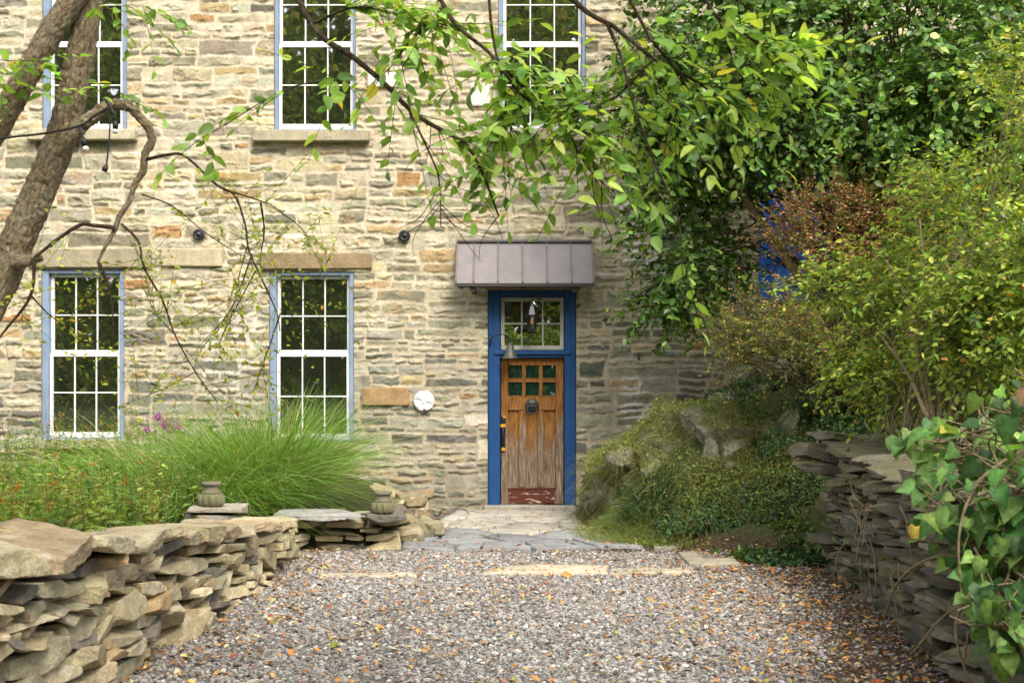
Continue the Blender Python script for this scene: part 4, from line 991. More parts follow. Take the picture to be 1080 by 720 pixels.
for (V, F) in ROCKS[:3]:      # creepers clinging to the steep faces
    a_ = V[F]; ar = np.linalg.norm(np.cross(a_[:, 1] - a_[:, 0], a_[:, 3] - a_[:, 0]), axis=1); q = rng.choice(len(F), 6000, p=ar / ar.sum()); c_ = a_[q].mean(1); nr = unit(np.cross(a_[q][:, 1] - a_[q][:, 0], a_[q][:, 3] - a_[q][:, 0]))
    ok = (fbm(c_ * 2.2, 3, 121) > -.16) & (c_[:, 2] > .05); c_, nr = c_[ok], nr[ok]; k = len(c_)
    c_ = c_ + nr * rng.uniform(0, .05, k)[:, None]; l_ = .035 * rng.uniform(.5, 1.4, k)
    hb = rng.random(k) < .45; nb = int(hb.sum()); blades(bl_, c_[hb], unit(nr[hb] + rng.normal(0, .4, (nb, 3)) + np.array([0, 0, .25])), rng.uniform(.08, .28, nb), rng.uniform(.003, .006, nb), rng.uniform(.7, 1.6, nb), pal(nb, [(.18, .23, .05), (.27, .27, .08), (.22, .17, .07), (.13, .19, .04)], None, .2))
    leaves(mb, c_, rdir(k, (0, 0, -.8)), unit(nr + rng.normal(0, .4, (k, 3)) + np.array([0, 0, .3])), l_, l_ * .55, 'dia', .2, pal(k, GREENS, [.25, .2, .25, .12, .18], .25))
x, y = zone(4200, 2.1, 14.0, 1.35, 1.4, thr=-.15); pos, nr = drop(x, y); k = len(x)
blades(bl_, pos - nr * .01, unit(nr * .8 + rng.normal(0, .45, (k, 3)) + np.array([-.15, -.35, .35])), rng.uniform(.08, .3, k), rng.uniform(.003, .006, k), rng.uniform(.5, 1.5, k), pal(k, [(.2, .28, .06), (.3, .32, .1), (.26, .2, .09), (.14, .22, .045)], None, .2))
mb.add(*bl_.arrays())
tag(mb.build('creeping_plants', M['leaf_small'], None, False, (2, 14, 0)), 'thin yellow green moss and creepers over the rock face', 'ground cover', kind='stuff')
# fine grass at the foot of the bank and a strappy tuft
def tuft(name, c, rad, n, L, w, colors, droop, label, cat, group=None, up=1.0, zoff=-.03, mat='grass', spread=.6, kind=None, jit=.16):
    r_ = rad * np.sqrt(rng.random(n)); th_ = rng.uniform(0, 2 * PI, n); bx_, by_ = c[0] + r_ * np.cos(th_), c[1] + r_ * np.sin(th_)
    pos, _ = drop(bx_, by_); pos[:, 2] += zoff
    d = unit(np.stack([np.cos(th_) * r_ / rad * spread, np.sin(th_) * r_ / rad * spread, np.full(n, up)], 1) + rng.normal(0, .3, (n, 3)) * np.array([1, 1, .3]))
    mb = MB(); l_ = L * rng.uniform(.55, 1.12, n); blades(mb, pos, d, l_, w * rng.uniform(.6, 1.3, n), droop * rng.uniform(.4, 1.5, n), pal(n, colors, None, jit))
    return tag(mb.build(name, M[mat], None, False, (c[0], c[1], float(pos[:, 2].mean()))), label, cat, group, kind)
tuft('strap_leaf_clump', (1.5, 13.45), .25, 420, .42, .013, [(.03, .07, .02), (.045, .1, .025), (.02, .05, .018)], .45, 'dark strappy leaf clump at the foot of the bank', 'plant')
mb = MB(); x, y = [], []
for zn, q in (((1.0, 13.6, .35, .75, .2), 2600), ((1.35, 13.12, .6, .26, -.35), 2400), ((1.1, 15.1, .3, .8, 0), 1500), ((1.15, 14.3, .25, .8, 0), 900)):
    a_, b_ = zone(q, *zn, thr=-.3); x.append(a_); y.append(b_)
x = np.concatenate(x); y = np.concatenate(y); pos, nr = drop(x, y); k = len(x)
blades(mb, pos - np.array([0, 0, .02]), unit(rng.normal(0, .35, (k, 3)) * np.array([1, 1, .2]) + np.array([-.15, -.2, 1])), rng.uniform(.07, .24, k), rng.uniform(.003, .006, k), rng.uniform(.1, .7, k), pal(k, [(.2, .28, .05), (.28, .32, .09), (.14, .21, .045), (.36, .33, .13)], None, .18))
tag(mb.build('bank_grass', M['grass'], None, False, (1.2, 13.4, 0)), 'fine yellow green grass at the foot of the bank', 'grass', kind='stuff')

# ------------------------------------------------------------------ planting on the left
GR = [(.15, .29, .035), (.2, .36, .05), (.1, .21, .03), (.15, .3, .04), (.3, .44, .1), (.42, .42, .2), (.2, .33, .05)]
tuft('ornamental_grass', (X(278, 13.6), 13.7), .4, 3600, 1.78, .0095, GR, .36, 'tall fountain of bright green ornamental grass below the middle lower window', 'ornamental grass', 'clumps of ornamental grass', 1.0, -.05, spread=.5)
tuft('ornamental_grass', (X(195, 13.2), 13.3), .65, 3400, 1.75, .0085, GR, .52, 'lower arching clump of ornamental grass on the left behind the left urn', 'ornamental grass', 'clumps of ornamental grass', .95, -.05, spread=.85)
# wild flowers and weeds
def meadow(npl, xr, yr, hfun, cols, leafL, mb, st, fl, flower=.03, nleaf=(8, 18)):
    x = rng.uniform(*xr, npl); y = rng.uniform(*yr, npl); keep = x < np.interp(y, LW[:6, 1], LW[:6, 0]) - .42
    keep &= ~((y > 12.2) & (x > -1.55)); keep &= ~((np.abs(x - X(223, 11.2) - (y - 11.2) * -.25) < .42) & (y > 8.6) & (y < 11.9)); keep &= ~((y > 11.0) & (y < 12.9) & (x > -2.9)); x, y = x[keep], y[keep]; z0 = gh(x, y)
    PP, DD, LL, CC = [], [], [], []
    pc_ = pal(len(x), cols, None, .18)
    for q in range(len(x)):
        h = hfun(x[q], y[q]) * rng.uniform(.5, 1.15); lean = rng.normal(0, .16, 2); k = int(rng.integers(*nleaf)); t_ = np.sort(rng.uniform(.1, 1, k))
        line = lambda t: np.stack([x[q] + lean[0] * h * t ** 1.5, y[q] + lean[1] * h * t ** 1.5, z0[q] + h * t], -1)
        PP.append(line(t_)); d = rng.normal(0, 1, (k, 3)); d[:, 2] = rng.uniform(-.1, .9, k); DD.append(d); LL.append(leafL * rng.uniform(.5, 1.4, k) * (1.15 - .5 * t_)); CC.append(np.tile(pc_[q], (k, 1)) * np.exp(rng.normal(0, .12, (k, 1))))
        tube(st, line(np.linspace(0, 1, 4)), [.004, .0015], 3, pc_[q] * .8)
        if rng.random() < flower:
            for _ in range(int(rng.integers(1, 3))):
                fc = line(np.array([rng.uniform(.8, 1.05)]))[0]; kk = 7; 
                leaves(fl, np.tile(fc, (kk, 1)), rdir(kk, (0, -.4, .5)), rdir(kk, (0, 0, 1)), .022, .016, 'dia', .1, pal(kk, [(.6, .2, .03), (.5, .12, .03), (.6, .32, .05)], None, .1))
    PP, DD, LL, CC = np.concatenate(PP), unit(np.concatenate(DD)), np.concatenate(LL), np.concatenate(CC)
    leaves(mb, PP, DD, unit(rng.normal(0, .5, (len(PP), 3)) + np.array([0, -.2, 1])), LL, LL * .42, 'dia', .3, np.clip(CC, .01, .8))
mb, st, fl_ = MB(), MB(), MB()
hf = lambda x, y: np.interp(y, [5, 8, 10, 13, 16.4], [.26, .36, .5, .68, .85])
meadow(3200, (-7.4, -2.4), (5.2, 16.4), hf, [(.17, .27, .045), (.24, .34, .06), (.11, .2, .035), (.28, .34, .08), (.3, .25, .07), (.14, .25, .05)], .072, mb, st, fl_, .04)
meadow(700, (-4.8, -1.6), (11.5, 16.4), lambda x, y: .5, [(.1, .17, .03), (.15, .22, .05)], .055, mb, st, fl_, .0)
meadow(130, (-6.8, -2.0), (14.8, 16.3), lambda x, y: 1.05, [(.2, .23, .06), (.27, .24, .07), (.16, .2, .05)], .045, mb, st, fl_, .25, (14, 26))
V = mb; st_arr = st.arrays(); V.add(st_arr[0], st_arr[1], st_arr[2]); fa = fl_.arrays(); V.add(fa[0], fa[1], fa[2])
tag(V.build('wildflower_meadow', M['leaf_small'], None, False, (-4, 11, .5)), 'unmown weeds and orange wild flowers behind the left wall', 'meadow', kind='stuff')
def leafy_plant(name, base, h, nst, nleaf, L, asp, cols, label, cat, spread=.25, mat='leaf', flowers=None, droop=-.1, kind='oval', group=None):
    t = thing(name, label, cat, base, group); s_, l_, f_ = MB(), MB(), MB()
    for q in range(nst):
        top = np.array(base) + np.array([rng.normal(0, spread), rng.normal(0, spread), h * rng.uniform(.75, 1.08)])
        ln = smooth_path([base, (np.array(base) + top) / 2 + rng.normal(0, .03, 3), top], 10); tube(s_, ln, [.007, .002], 5, np.array([.07, .1, .03]))
        k = nleaf; t_ = np.linspace(.2, 1, k); p_ = np.stack([np.interp(t_, np.linspace(0, 1, 10), ln[:, a_]) for a_ in range(3)], 1)
        az = np.arange(k) * 2.4 + rng.uniform(0, 6); d = np.stack([np.cos(az), np.sin(az), np.full(k, droop + .4) + rng.normal(0, .2, k)], 1); ll = L * rng.uniform(.7, 1.2, k) * (1.1 - .5 * t_)
        leaves(l_, p_, d, unit(rng.normal(0, .25, (k, 3)) + np.array([0, 0, 1])), ll, ll * asp, kind, .35, pal(k, cols, None, .15))
        if flowers:
            f_ = MB(); lathe(f_, [(.008, -.045), (.03, -.02), (.034, .01), (.02, .04), (.004, .05)], top, 10, np.array(flowers[0]) * .8); kk = 26; fp = top + rng.normal(0, .035, (kk, 3)); leaves(f_, fp, rdir(kk, (0, -.5, .3)), rdir(kk, (0, -1, .3)), .03, .024, 'dia', .1, pal(kk, flowers, None, .12)); f_.build('flower', M['petal'], t)
    s_.build('stem', M['stem'], t); l_.build('foliage', M[mat], t)
def onground(px, Y): x = X(px, Y); return np.array([x, Y, float(gh([x], [Y])[0]) - .02])
leafy_plant('dark_leaf_shrub', onground(75, 10.2), .42, 5, 11, .13, .32, [(.03, .045, .015), (.05, .07, .02), (.02, .03, .012)], 'small shrub with drooping dark green leaves among the pale weeds', 'shrub', .09, droop=-.7)
b_ = onground(168, 15.2); leafy_plant('purple_phlox', b_, 1.0, 5, 18, .08, .3, [(.1, .16, .04), (.14, .2, .05)], 'tall phlox with magenta flowers between the two lower windows', 'flower', .12, flowers=[(.4, .05, .35), (.5, .1, .42)])
b_ = onground(210, 14.9); leafy_plant('pink_phlox', b_, .85, 3, 14, .07, .3, [(.1, .16, .04), (.14, .2, .05)], 'short pink phlox in front of the left lower window edge', 'flower', .1, flowers=[(.5, .15, .35)]) if False else None
leafy_plant('nettle_plant', onground(158, 9.6), .3, 7, 10, .075, .55, [(.16, .27, .04), (.2, .3, .06)], 'fresh light green leafy weed right behind the tan wall', 'plant', .12)
leafy_plant('nettle_plant', onground(345, 13.0), .2, 6, 8, .07, .5, [(.12, .22, .04), (.16, .25, .05)], 'low leafy weed in front of the tallest ornamental grass', 'plant', .22)
leafy_plant('nettle_plant', onground(428, 14.6) + np.array([-.1, 0, .05]), .3, 6, 9, .06, .45, [(.12, .2, .04), (.18, .24, .06)], 'small weedy plant among the rubble right of the second urn', 'plant', .14)
for px, Y, h_, lab in ((300, 14.9, 1.15, 'thin yellowish goldenrod stems in front of the middle lower window'), (232, 15.4, .95, 'pale feathery goldenrod stems between the lower windows')):
    leafy_plant('goldenrod', onground(px, Y), h_, 8, 26, .07, .2, [(.3, .3, .07), (.24, .27, .06), (.36, .32, .1)], lab, 'wild plant', .16, mat='leaf_small')

# ------------------------------------------------------------------ trees and shrubs
def twig_leaves(lm, tw, p, d, length, nl, L, asp, cols, w=None, jit=.16, kind='oval', droop=.25, twr=.003, colfun=None, up=1., out=.35, nj=.45):
    # p (n,3) twig bases, d (n,3) directions
    n = len(p); d = unit(d); length = np.broadcast_to(length, (n,))
    t_ = np.linspace(.12, 1, nl)
    q = p[:, None, :] + d[:, None, :] * (length[:, None] * t_[None])[..., None]; q[..., 2] -= (droop * length)[:, None] * t_[None] ** 2
    if tw is not None:
        for a_ in range(n):
            tube(tw, np.vstack([p[a_], q[a_, nl // 2], q[a_, -1]]), [twr, twr * .4], 3)
    side = unit(np.cross(d, np.array([0, 0, 1.])))[:, None, :] * np.where(np.arange(nl) % 2, 1, -1)[None, :, None]
    dd = unit(d[:, None, :] * .65 + side * .9 + rng.normal(0, .35, (n, nl, 3)) + np.array([0, 0, -droop]))
    nr = unit(rng.normal(0, nj, (n, nl, 3)) + np.array([0, 0, up]) + d[:, None, :] * out)
    q = q.reshape(-1, 3); k = len(q); ll = L * rng.uniform(.55, 1.25, k)
    c = pal(k, cols, w, jit) if colfun is None else colfun(q)
    c = c * np.repeat(np.exp(rng.normal(0, .16, n)), nl)[:, None]
    leaves(lm, q, dd.reshape(-1, 3), nr.reshape(-1, 3), ll, ll * asp * rng.uniform(.8, 1.2, k), kind, .22, np.clip(c, .004, .9))
def ellip(ells, n, inner=.5, gap=-.2, gs=1.3, seed=131):
    vol = np.array([e[3] * e[4] * e[5] for e in ells]) ** .6; k = rng.choice(len(ells), n, p=vol / vol.sum())
    c = np.array([P(e[0], e[1], e[2]) for e in ells])[k]; r_ = np.array([e[3:6] for e in ells])[k]
    u = rdir(n); rad = rng.uniform(inner ** 2, 1, n) ** .5
    p = c + u * r_ * rad[:, None]; ok = fbm(p * gs, 3, seed) > gap
    return p[ok], unit(u * r_)[ok], c[ok]
def limbs(tw, base, centers, r0, n=None, mid=.35, jit=.12):
    for c in centers:
        b = base[int(rng.integers(len(base)))] if isinstance(base, list) else base
        b = np.array(b); m1 = b + (c - b) * .35 + np.array([0, 0, mid]) + rng.normal(0, jit, 3); m2 = b + (c - b) * .7 + np.array([0, 0, mid * .6]) + rng.normal(0, jit, 3)
        tube(tw, smooth_path([b, m1, m2, c], 14), [r0, r0 * .25], 6, rough=.1)

# dark tree on the upper bank
DT = [(940, 60, 13.9, 2.5, 1.2, 1.8), (780, 60, 14.2, 1.5, 1.0, 1.5), (728, 180, 14.8, .9, .7, .8), (722, 262, 15.0, .9, .55, .7), (712, 318, 15.2, .62, .4, .34), (1010, 140, 13.4, 1.3, 1.0, 1.1), (850, 140, 14.2, 1.3, .9, .5),
      (700, 110, 14.6, .6, .6, .6), (880, -150, 14, 2.8, 1.3, 1.6), (1090, 60, 13.4, 1.8, 1.2, 2.), (940, 30, 15.3, 2.4, .5, 1.7)]
tb = onground(930, 14.7); tree = thing('broadleaf_tree', 'big dark glossy leaved tree on the upper bank hiding the right of the house', 'tree', tb)
tk, lf = MB(), MB()
for q in range(5):
    top = P(900 + rng.normal(0, 110), 60 + rng.normal(0, 60), 14 + rng.normal(0, .4)); b = tb + np.array([rng.normal(0, .18), rng.normal(0, .15), -.1])
    tube(tk, smooth_path([b, b + (top - b) * .5 + rng.normal(0, .15, 3), top], 22), [.075, .025], 9, rough=.18, seed=q)
p, u, c = ellip(DT, 7000, .45, -.26)
mbt = MB(); limbs(mbt, [tb + np.array([0, 0, .5]), tb + np.array([.1, 0, 1.3])], p[rng.choice(len(p), 130)], .022, jit=.22)
twig_leaves(lf, mbt, p - u * .12, u + rng.normal(0, .55, u.shape), rng.uniform(.25, .5, len(p)), 9, .092, .62, [(.1, .2, .04), (.15, .28, .055), (.06, .13, .03), (.22, .36, .07), (.32, .45, .08)], [.3, .3, .2, .14, .06], .2, droop=.35, up=.6, out=.9, nj=.6)
tk.build('trunk', M['bark'], tree, True); mbt.build('branches', M['twig'], tree, True); lf.build('crown', M['leaf_gloss'], tree)

# russet barberry-like shrub
def russ(q):
    k = len(q); t_ = np.clip((q[:, 2] - 1.9) / 1.3 + .35 * fbm(q * 1.7, 2, 141) + (q[:, 0] - 3.6) * .1, 0, 1)
    a_ = pal(k, [(.19, .22, .05), (.26, .29, .07), (.13, .17, .04), (.34, .2, .08)], [.35, .25, .25, .15], .2); b_ = pal(k, [(.36, .15, .085), (.42, .22, .13), (.24, .1, .06), (.3, .27, .09)], [.35, .25, .2, .2], .22)
    return np.where((rng.random(k) < t_ * .62)[:, None], b_, a_)
sb = onground(905, 13.6); shrub = thing('russet_shrub', 'fine leaved shrub turning russet red in front of the blue upper door', 'shrub', sb); tw, lf = MB(), MB()
RS = [(895, 255, 13.2, .9, .55, .62), (805, 350, 13.1, .55, .5, .42), (985, 225, 13.0, .75, .55, .55), (860, 375, 12.9, .95, .5, .32), (940, 330, 12.9, .8, .5, .6), (860, 245, 13.3, .4, .4, .4), (880, 310, 13.2, .7, .5, .5), (848, 280, 13.2, .4, .4, .3)]
p, u, c = ellip(RS, 3800, .25, -.1, 2.4, 143)
limbs(tw, [sb + np.array([rng.normal(0, .15), rng.normal(0, .1), 0]) for _ in range(6)], p[rng.choice(len(p), 150)], .011, mid=.15, jit=.1)
twig_leaves(lf, tw, p, u * .5 + rng.normal(0, .5, u.shape) + np.array([0, 0, .5]), rng.uniform(.2, .6, len(p)), 14, .036, .65, None, colfun=russ, kind='dia', droop=.2, twr=.002, up=.5, out=.6, nj=.7)
tw.build('stems', M['twig'], shrub, True); lf.build('foliage', M['leaf_small'], shrub)

# yellow green shrub with tan stems, right
sb = onground(985, 10.4); shrub = thing('yellow_green_shrub', 'loose yellow green shrub with bare tan stems at the right edge above the slab wall', 'shrub', sb); tw, lf, bs = MB(), MB(), MB()
YS = [(978, 300, 10.8, .68, .6, .6), (1055, 250, 10.2, .8, .6, .8), (905, 300, 11.1, .5, .4, .3), (925, 395, 11.1, .45, .45, .3), (1065, 370, 9.9, .6, .5, .55), (1078, 110, 9.4, .5, .5, .5), (1010, 195, 10.6, .4, .4, .25), (1000, 400, 10.6, .5, .5, .3), (1030, 330, 9.6, .5, .35, .5), (1075, 300, 9.3, .4, .4, .6)]
p, u, c = ellip(YS, 4700, .3, -.12, 1.9, 151)
limbs(tw, [sb + np.array([rng.normal(0, .25), rng.normal(0, .2), 0]) for _ in range(8)], p[rng.choice(len(p), 55)], .010, mid=.2, jit=.12)
for (pts) in ([(985, 445), (975, 385), (962, 330), (935, 275)], [(990, 445), (992, 370), (1000, 300), (1020, 240)], [(978, 440), (955, 390), (925, 350)], [(1000, 440), (1015, 380), (1050, 335)], [(982, 445), (968, 370), (975, 300), (970, 230)], [(995, 445), (1040, 370), (1090, 300)]):
    tube(bs, smooth_path([P(a_, b_, 9.75 + rng.normal(0, .1)) for a_, b_ in pts], 18), [.019, .007], 6, rough=.12)
twig_leaves(lf, tw, p, u * .5 + rng.normal(0, .55, u.shape) + np.array([-.1, -.1, .25]), rng.uniform(.18, .45, len(p)), 8, .058, .52, [(.27, .4, .065), (.39, .5, .08), (.17, .28, .05), (.5, .54, .11), (.55, .3, .06), (.08, .14, .035)], [.3, .24, .2, .11, .02, .13], .2, kind='oval', droop=.3, twr=.0025, up=.7, out=.5, nj=.65)
tw.build('twigs', M['stem'], shrub, True); bs.build('stems', M['stem'], shrub, True); lf.build('foliage', M['leaf_small'], shrub)

# undergrowth behind the slab wall
mb = MB()
cover(mb, 4200, (4.0, 10.2, 1.15, 2.4, 0), .5, .055, [(.05, .09, .02), (.08, .13, .03), (.03, .06, .015), (.12, .16, .04)], up=.6, thr=-.4)
cover(mb, 1500, (3.1, 9.8, .3, 1.8, -.05), .16, .05, [(.06, .11, .03), (.1, .16, .04), (.16, .08, .03)], up=.6, thr=-.02)
cover(mb, 2200, (4.0, 7., 1.2, 1.5, 0), .5, .06, [(.05, .09, .02), (.08, .13, .03)], thr=-.4)
cover(mb, 6500, (6.2, 11.5, 1.6, 4.8, 0), .45, .085, [(.08, .14, .03), (.12, .2, .045), (.05, .09, .025), (.17, .2, .06)], thr=-.35)
tag(mb.build('undergrowth', M['leaf_small'], None, False, (3.6, 10, .9)), 'mixed low green undergrowth on top of the slab wall', 'undergrowth', kind='stuff')

# large leaved vine tumbling over the near end of the slab wall
vb = onground(1100, 5.8); vine = thing('large_leaf_vine', 'bright vine with large heart shaped leaves spilling over the near right wall', 'vine', vb); tw, lf = MB(), MB()
VS = [(1075, 520, 5.4, .36, .34, .36), (1090, 610, 5.2, .3, .3, .36), (1010, 475, 6.1, .3, .3, .17), (1085, 450, 5.7, .4, .3, .25), (1000, 530, 5.7, .2, .25, .2), (1120, 560, 5.3, .4, .4, .6), (1035, 560, 5.4, .22, .25, .25), (1060, 650, 5.1, .14, .2, .2)]
p, u, c = ellip(VS, 1150, .5, -.3, 2.4, 161); ok = (p[:, 1] < c[:, 1] + .12); p, u, c = p[ok], u[ok], c[ok]; k = len(p)
VC = [(.1, .21, .05), (.15, .27, .065), (.06, .14, .04), (.22, .34, .08), (.04, .1, .03), (.4, .34, .06), (.22, .12, .05)]
ll = np.clip(rng.lognormal(math.log(.068), .35, k), .03, .125); leaves(lf, p, unit(rng.normal(0, .45, (k, 3)) + u * .35 + np.array([-.25, -.2, -.65])), unit(rng.normal(0, .35, (k, 3)) + np.array([-.25, -.65, .75])), ll, ll * .95, 'heart', .3, pal(k, VC, [.26, .22, .2, .14, .12, .03, .03], .2))
for q in range(k):
    if q % 2: tube(tw, smooth_path([p[q], (p[q] * .6 + c[q] * .4) + rng.normal(0, .03, 3), c[q] + rng.normal(0, .1, 3)], 8), [.003, .005], 4)
for pts in ([(1085, 470, 5.6), (1035, 505, 5.3), (1012, 560, 5.2), (1015, 640, 5.2)], [(1080, 610, 5.2), (1000, 585, 5.5), (950, 610, 6.), (930, 660, 6.6)], [(1085, 640, 5.1), (1010, 640, 5.3), (960, 690, 5.5)], [(1040, 600, 5.2), (1008, 660, 5.2), (1030, 740, 5.2)], [(960, 470, 6.5), (1020, 490, 6.), (1080, 500, 5.6)]):
    tube(tw, smooth_path([P(*q) for q in pts], 26), [.008, .005], 6, rough=.1)
tw.build('stems', M['stem'], vine, True); lf.build('foliage', M['leaf_vine'], vine, True)
# a few thin dry roots hanging on the wall
mb = MB()
for q in range(16):
    s = rng.uniform(3.2, 7.2); b = rp.at(s); z0 = rng.uniform(.35, 1.0); pts = [(b[0] - .05, b[1], z0)]
    for r_ in range(3): pts.append(np.array(pts[-1]) + np.array([-.05 * rng.random(), rng.normal(-.1, .12), -rng.uniform(.03, .2)]))
    tube(mb, smooth_path(pts, 12), [.007, .003], 5)
tag(mb.build('dry_vine_stems', M['stem'], None, True), 'dry brown runners trailing down the face of the dark slab wall', 'vine stems', kind='stuff')

# leaning tree at the left: two trunks, pendulous branches and overhanging crown
YT = 6.2
base = P(-190, 592, YT); base[2] = float(gh([base[0]], [YT])[0]) - .08
tree = thing('leaning_tree', 'leaning grey barked tree with twin trunks at the left and branches drooping across the facade', 'tree', base)
tk, br, tg, lf, ly_ = MB(), MB(), MB(), MB(), MB()
PX = lambda pts, Y: np.array([P(a_, b_, (Y if np.ndim(c_) == 0 and c_ == 0 else c_)) for a_, b_, c_ in [(*q, 0) if len(q) == 2 else q for q in pts]])
t2 = np.vstack([base, PX([(-85, 440), (-2, 300), (20, 250), (38, 210), (55, 170), (69, 130), (80, 85), (90, 30), (104, -30), (125, -90), (170, -200)], YT)])
t1 = PX([(-120, 500), (-84, 400), (-62, 280), (-30, 178), (-3, 135), (18, 98), (45, 50), (76, 0), (140, -95), (220, -190)], YT - .1)
tube(tk, smooth_path(t2, 300), [.112, .094, .083, .079, .076, .073, .069, .064, .058, .05], 84, rough=.13, seed=3, bark=True)
tube(tk, smooth_path(t1, 260), [.072, .064, .06, .058, .057, .054, .042], 72, rough=.13, seed=5, bark=True)
stub = PX([(14, 276), (28, 275), (44, 271)], YT - .08); tube(tk, smooth_path(stub, 40), [.035, .02], 30, rough=.25, seed=8, bark=True)
A = PX([(76, 146), (86, 132), (99, 123), (110, 114), (123, 110), (136, 113), (147, 123), (157, 136), (160, 149), (153, 163), (151, 180), (142, 195), (136, 213), (126, 228), (121, 243), (112, 258), (103, 277)], YT - .1)
tube(tk, smooth_path(A, 220), [.036, .031, .027, .023, .02, .017, .0145, .012, .007], 40, rough=.34, seed=11, bark=True); tk.build('trunk', M['bark_plate'], tree, True)
BR = [([(121, 240), (100, 238), (85, 237), (60, 253), (36, 272)], .011, .008), ([(36, 272), (35, 300), (28, 320), (8, 345), (-20, 380)], .010, .004), ([(33, 312), (50, 330), (70, 345)], .005, .002),
      ([(104, 277), (112, 295), (118, 318), (119, 345)], .010, .003), ([(128, 236), (146, 255), (152, 282), (172, 318), (184, 352), (206, 392), (230, 425)], .007, .0025),
      ([(155, 168), (178, 164), (197, 166), (230, 196), (250, 208), (262, 240), (266, 265), (282, 300), (296, 330), (300, 350)], .008, .003), ([(236, 200), (262, 208), (285, 216)], .005, .003), ([(275, 214), (274, 240), (266, 262)], .006, .003),
      ([(285, 216), (318, 240), (340, 262)], .003, .0015), ([(266, 268), (250, 320), (232, 350)], .005, .002), ([(262, 255), (254, 290), (252, 310)], .003, .0015), ([(150, 205), (175, 214), (205, 240), (238, 262)], .004, .002), ([(270, 285), (244, 330), (225, 365)], .004, .002),
      ([(296, 330), (286, 370), (276, 410)], .004, .002), ([(300, 345), (330, 300), (352, 262)], .003, .0012), ([(184, 352), (160, 330), (140, 300)], .003, .0015), ([(206, 392), (180, 410), (150, 425)], .003, .001)]
low_lines = []
for k_, (pts, r0, r1) in enumerate(BR):
    L_ = PX(pts, YT - .1 + rng.normal(0, .06)); 
    if k_ >= 5: L_[:, 1] += np.linspace(0, rng.normal(.15, .25), len(L_))
    ln = smooth_path(L_, 40); tube(br, ln, [r0, r1], 8, rough=.22, seed=20 + k_); low_lines.append((ln, k_))
# overhead limbs
OL = [([(170, -200, 6.2), (260, -250, 5.9), (420, -280, 5.3), (600, -240, 4.8), (760, -210, 4.6), (900, -200, 4.5)], .05, .018), ([(125, -80, 6.2), (210, -140, 5.9), (285, -60, 5.4), (330, 28, 5.1), (372, 60, 5.0), (405, 88, 4.95), (440, 122, 4.9), (482, 146, 4.85), (497, 160, 4.85), (512, 190, 4.85), (526, 228, 4.85)], .017, .004),
      ([(432, 118, 4.9), (450, 155, 4.9), (463, 190, 4.9), (465, 240, 4.9)], .005, .002), ([(400, -278, 5.35), (430, -100, 5.), (470, 10, 4.8), (515, 55, 4.75), (560, 100, 4.7), (610, 135, 4.7), (640, 165, 4.7)], .011, .003),
      ([(420, -278, 5.3), (500, -90, 4.9), (520, 40, 4.8), (533, 100, 4.8), (528, 140, 4.8)], .008, .003), ([(515, 55, 4.75), (560, 108, 4.7), (620, 118, 4.7), (660, 115, 4.7)], .006, .003), ([(540, -250, 4.95), (560, -60, 4.7), (610, 5, 4.6), (650, 30, 4.55), (690, 62, 4.55), (740, 90, 4.6), (790, 130, 4.6)], .013, .004),
      ([(640, 25, 4.55), (655, 60, 4.55), (668, 110, 4.5), (690, 170, 4.5), (715, 230, 4.5), (720, 290, 4.5)], .007, .002), ([(700, -220, 4.65), (720, -80, 4.5), (750, 10, 4.45), (790, 40, 4.45), (830, 60, 4.45)], .01, .003), ([(330, 25, 5.1), (375, 8, 5.0), (430, 18, 4.9), (470, 30, 4.9)], .007, .002),
      ([(372, 60, 5.), (355, 80, 5.), (300, 95, 5.1), (240, 130, 5.2), (205, 150, 5.2)], .004, .0015), ([(590, 110, 4.7), (615, 170, 4.7), (650, 205, 4.7)], .004, .0015), ([(480, -30, 4.85), (445, 30, 4.9), (420, 60, 4.9)], .006, .002), ([(690, 62, 4.55), (640, 110, 4.6), (600, 120, 4.6)], .005, .002),
      ([(640, -230, 4.8), (640, -70, 4.6), (680, 30, 4.6), (720, 90, 4.6), (700, 150, 4.6)], .009, .003)]
over = []
for k_, (pts, r0, r1) in enumerate(OL):
    ln = smooth_path(PX(pts, YT), 60); tube(br, ln, [r0, r1], 9, rough=.2, seed=50 + k_); over.append((ln, k_))
def along(ln, n, lo=0, hi=1):
    t_ = rng.uniform(lo, hi, n); u = np.linspace(0, 1, len(ln)); p = np.stack([np.interp(t_, u, ln[:, a_]) for a_ in range(3)], 1); d = np.stack([np.interp(t_, u, np.gradient(ln[:, a_])) for a_ in range(3)], 1); return p, unit(d)
YG = [(.3, .38, .04), (.4, .44, .06), (.22, .31, .04), (.5, .42, .05), (.5, .3, .03)]
dens = {0: 6, 1: 14, 2: 8, 3: 10, 4: 34, 5: 20, 6: 7, 7: 8, 8: 12, 9: 16, 10: 9, 11: 18, 12: 14, 13: 14, 14: 14, 15: 14, 16: 14}
for ln, k_ in low_lines:
    p, d = along(ln, int(dens[k_] * (.95 if k_ != 11 else .25)), .25); twig_leaves(ly_, tg, p, d * .4 + rng.normal(0, .8, p.shape) + np.array([0, 0, .05]), rng.uniform(.15, .55, len(p)), 9, .03, .5, YG, [.34, .25, .27, .1, .04], .18, droop=.12, twr=.0014)
GL = [(.22, .38, .075), (.31, .48, .1), (.14, .26, .06), (.44, .55, .12), (.68, .56, .09)]; GW = [.32, .28, .26, .13, .012]
od = {0: 0, 1: 20, 2: 1, 3: 36, 4: 24, 5: 18, 6: 24, 7: 3, 8: 34, 9: 26, 10: 9, 11: 6, 12: 24, 13: 20, 14: 18}
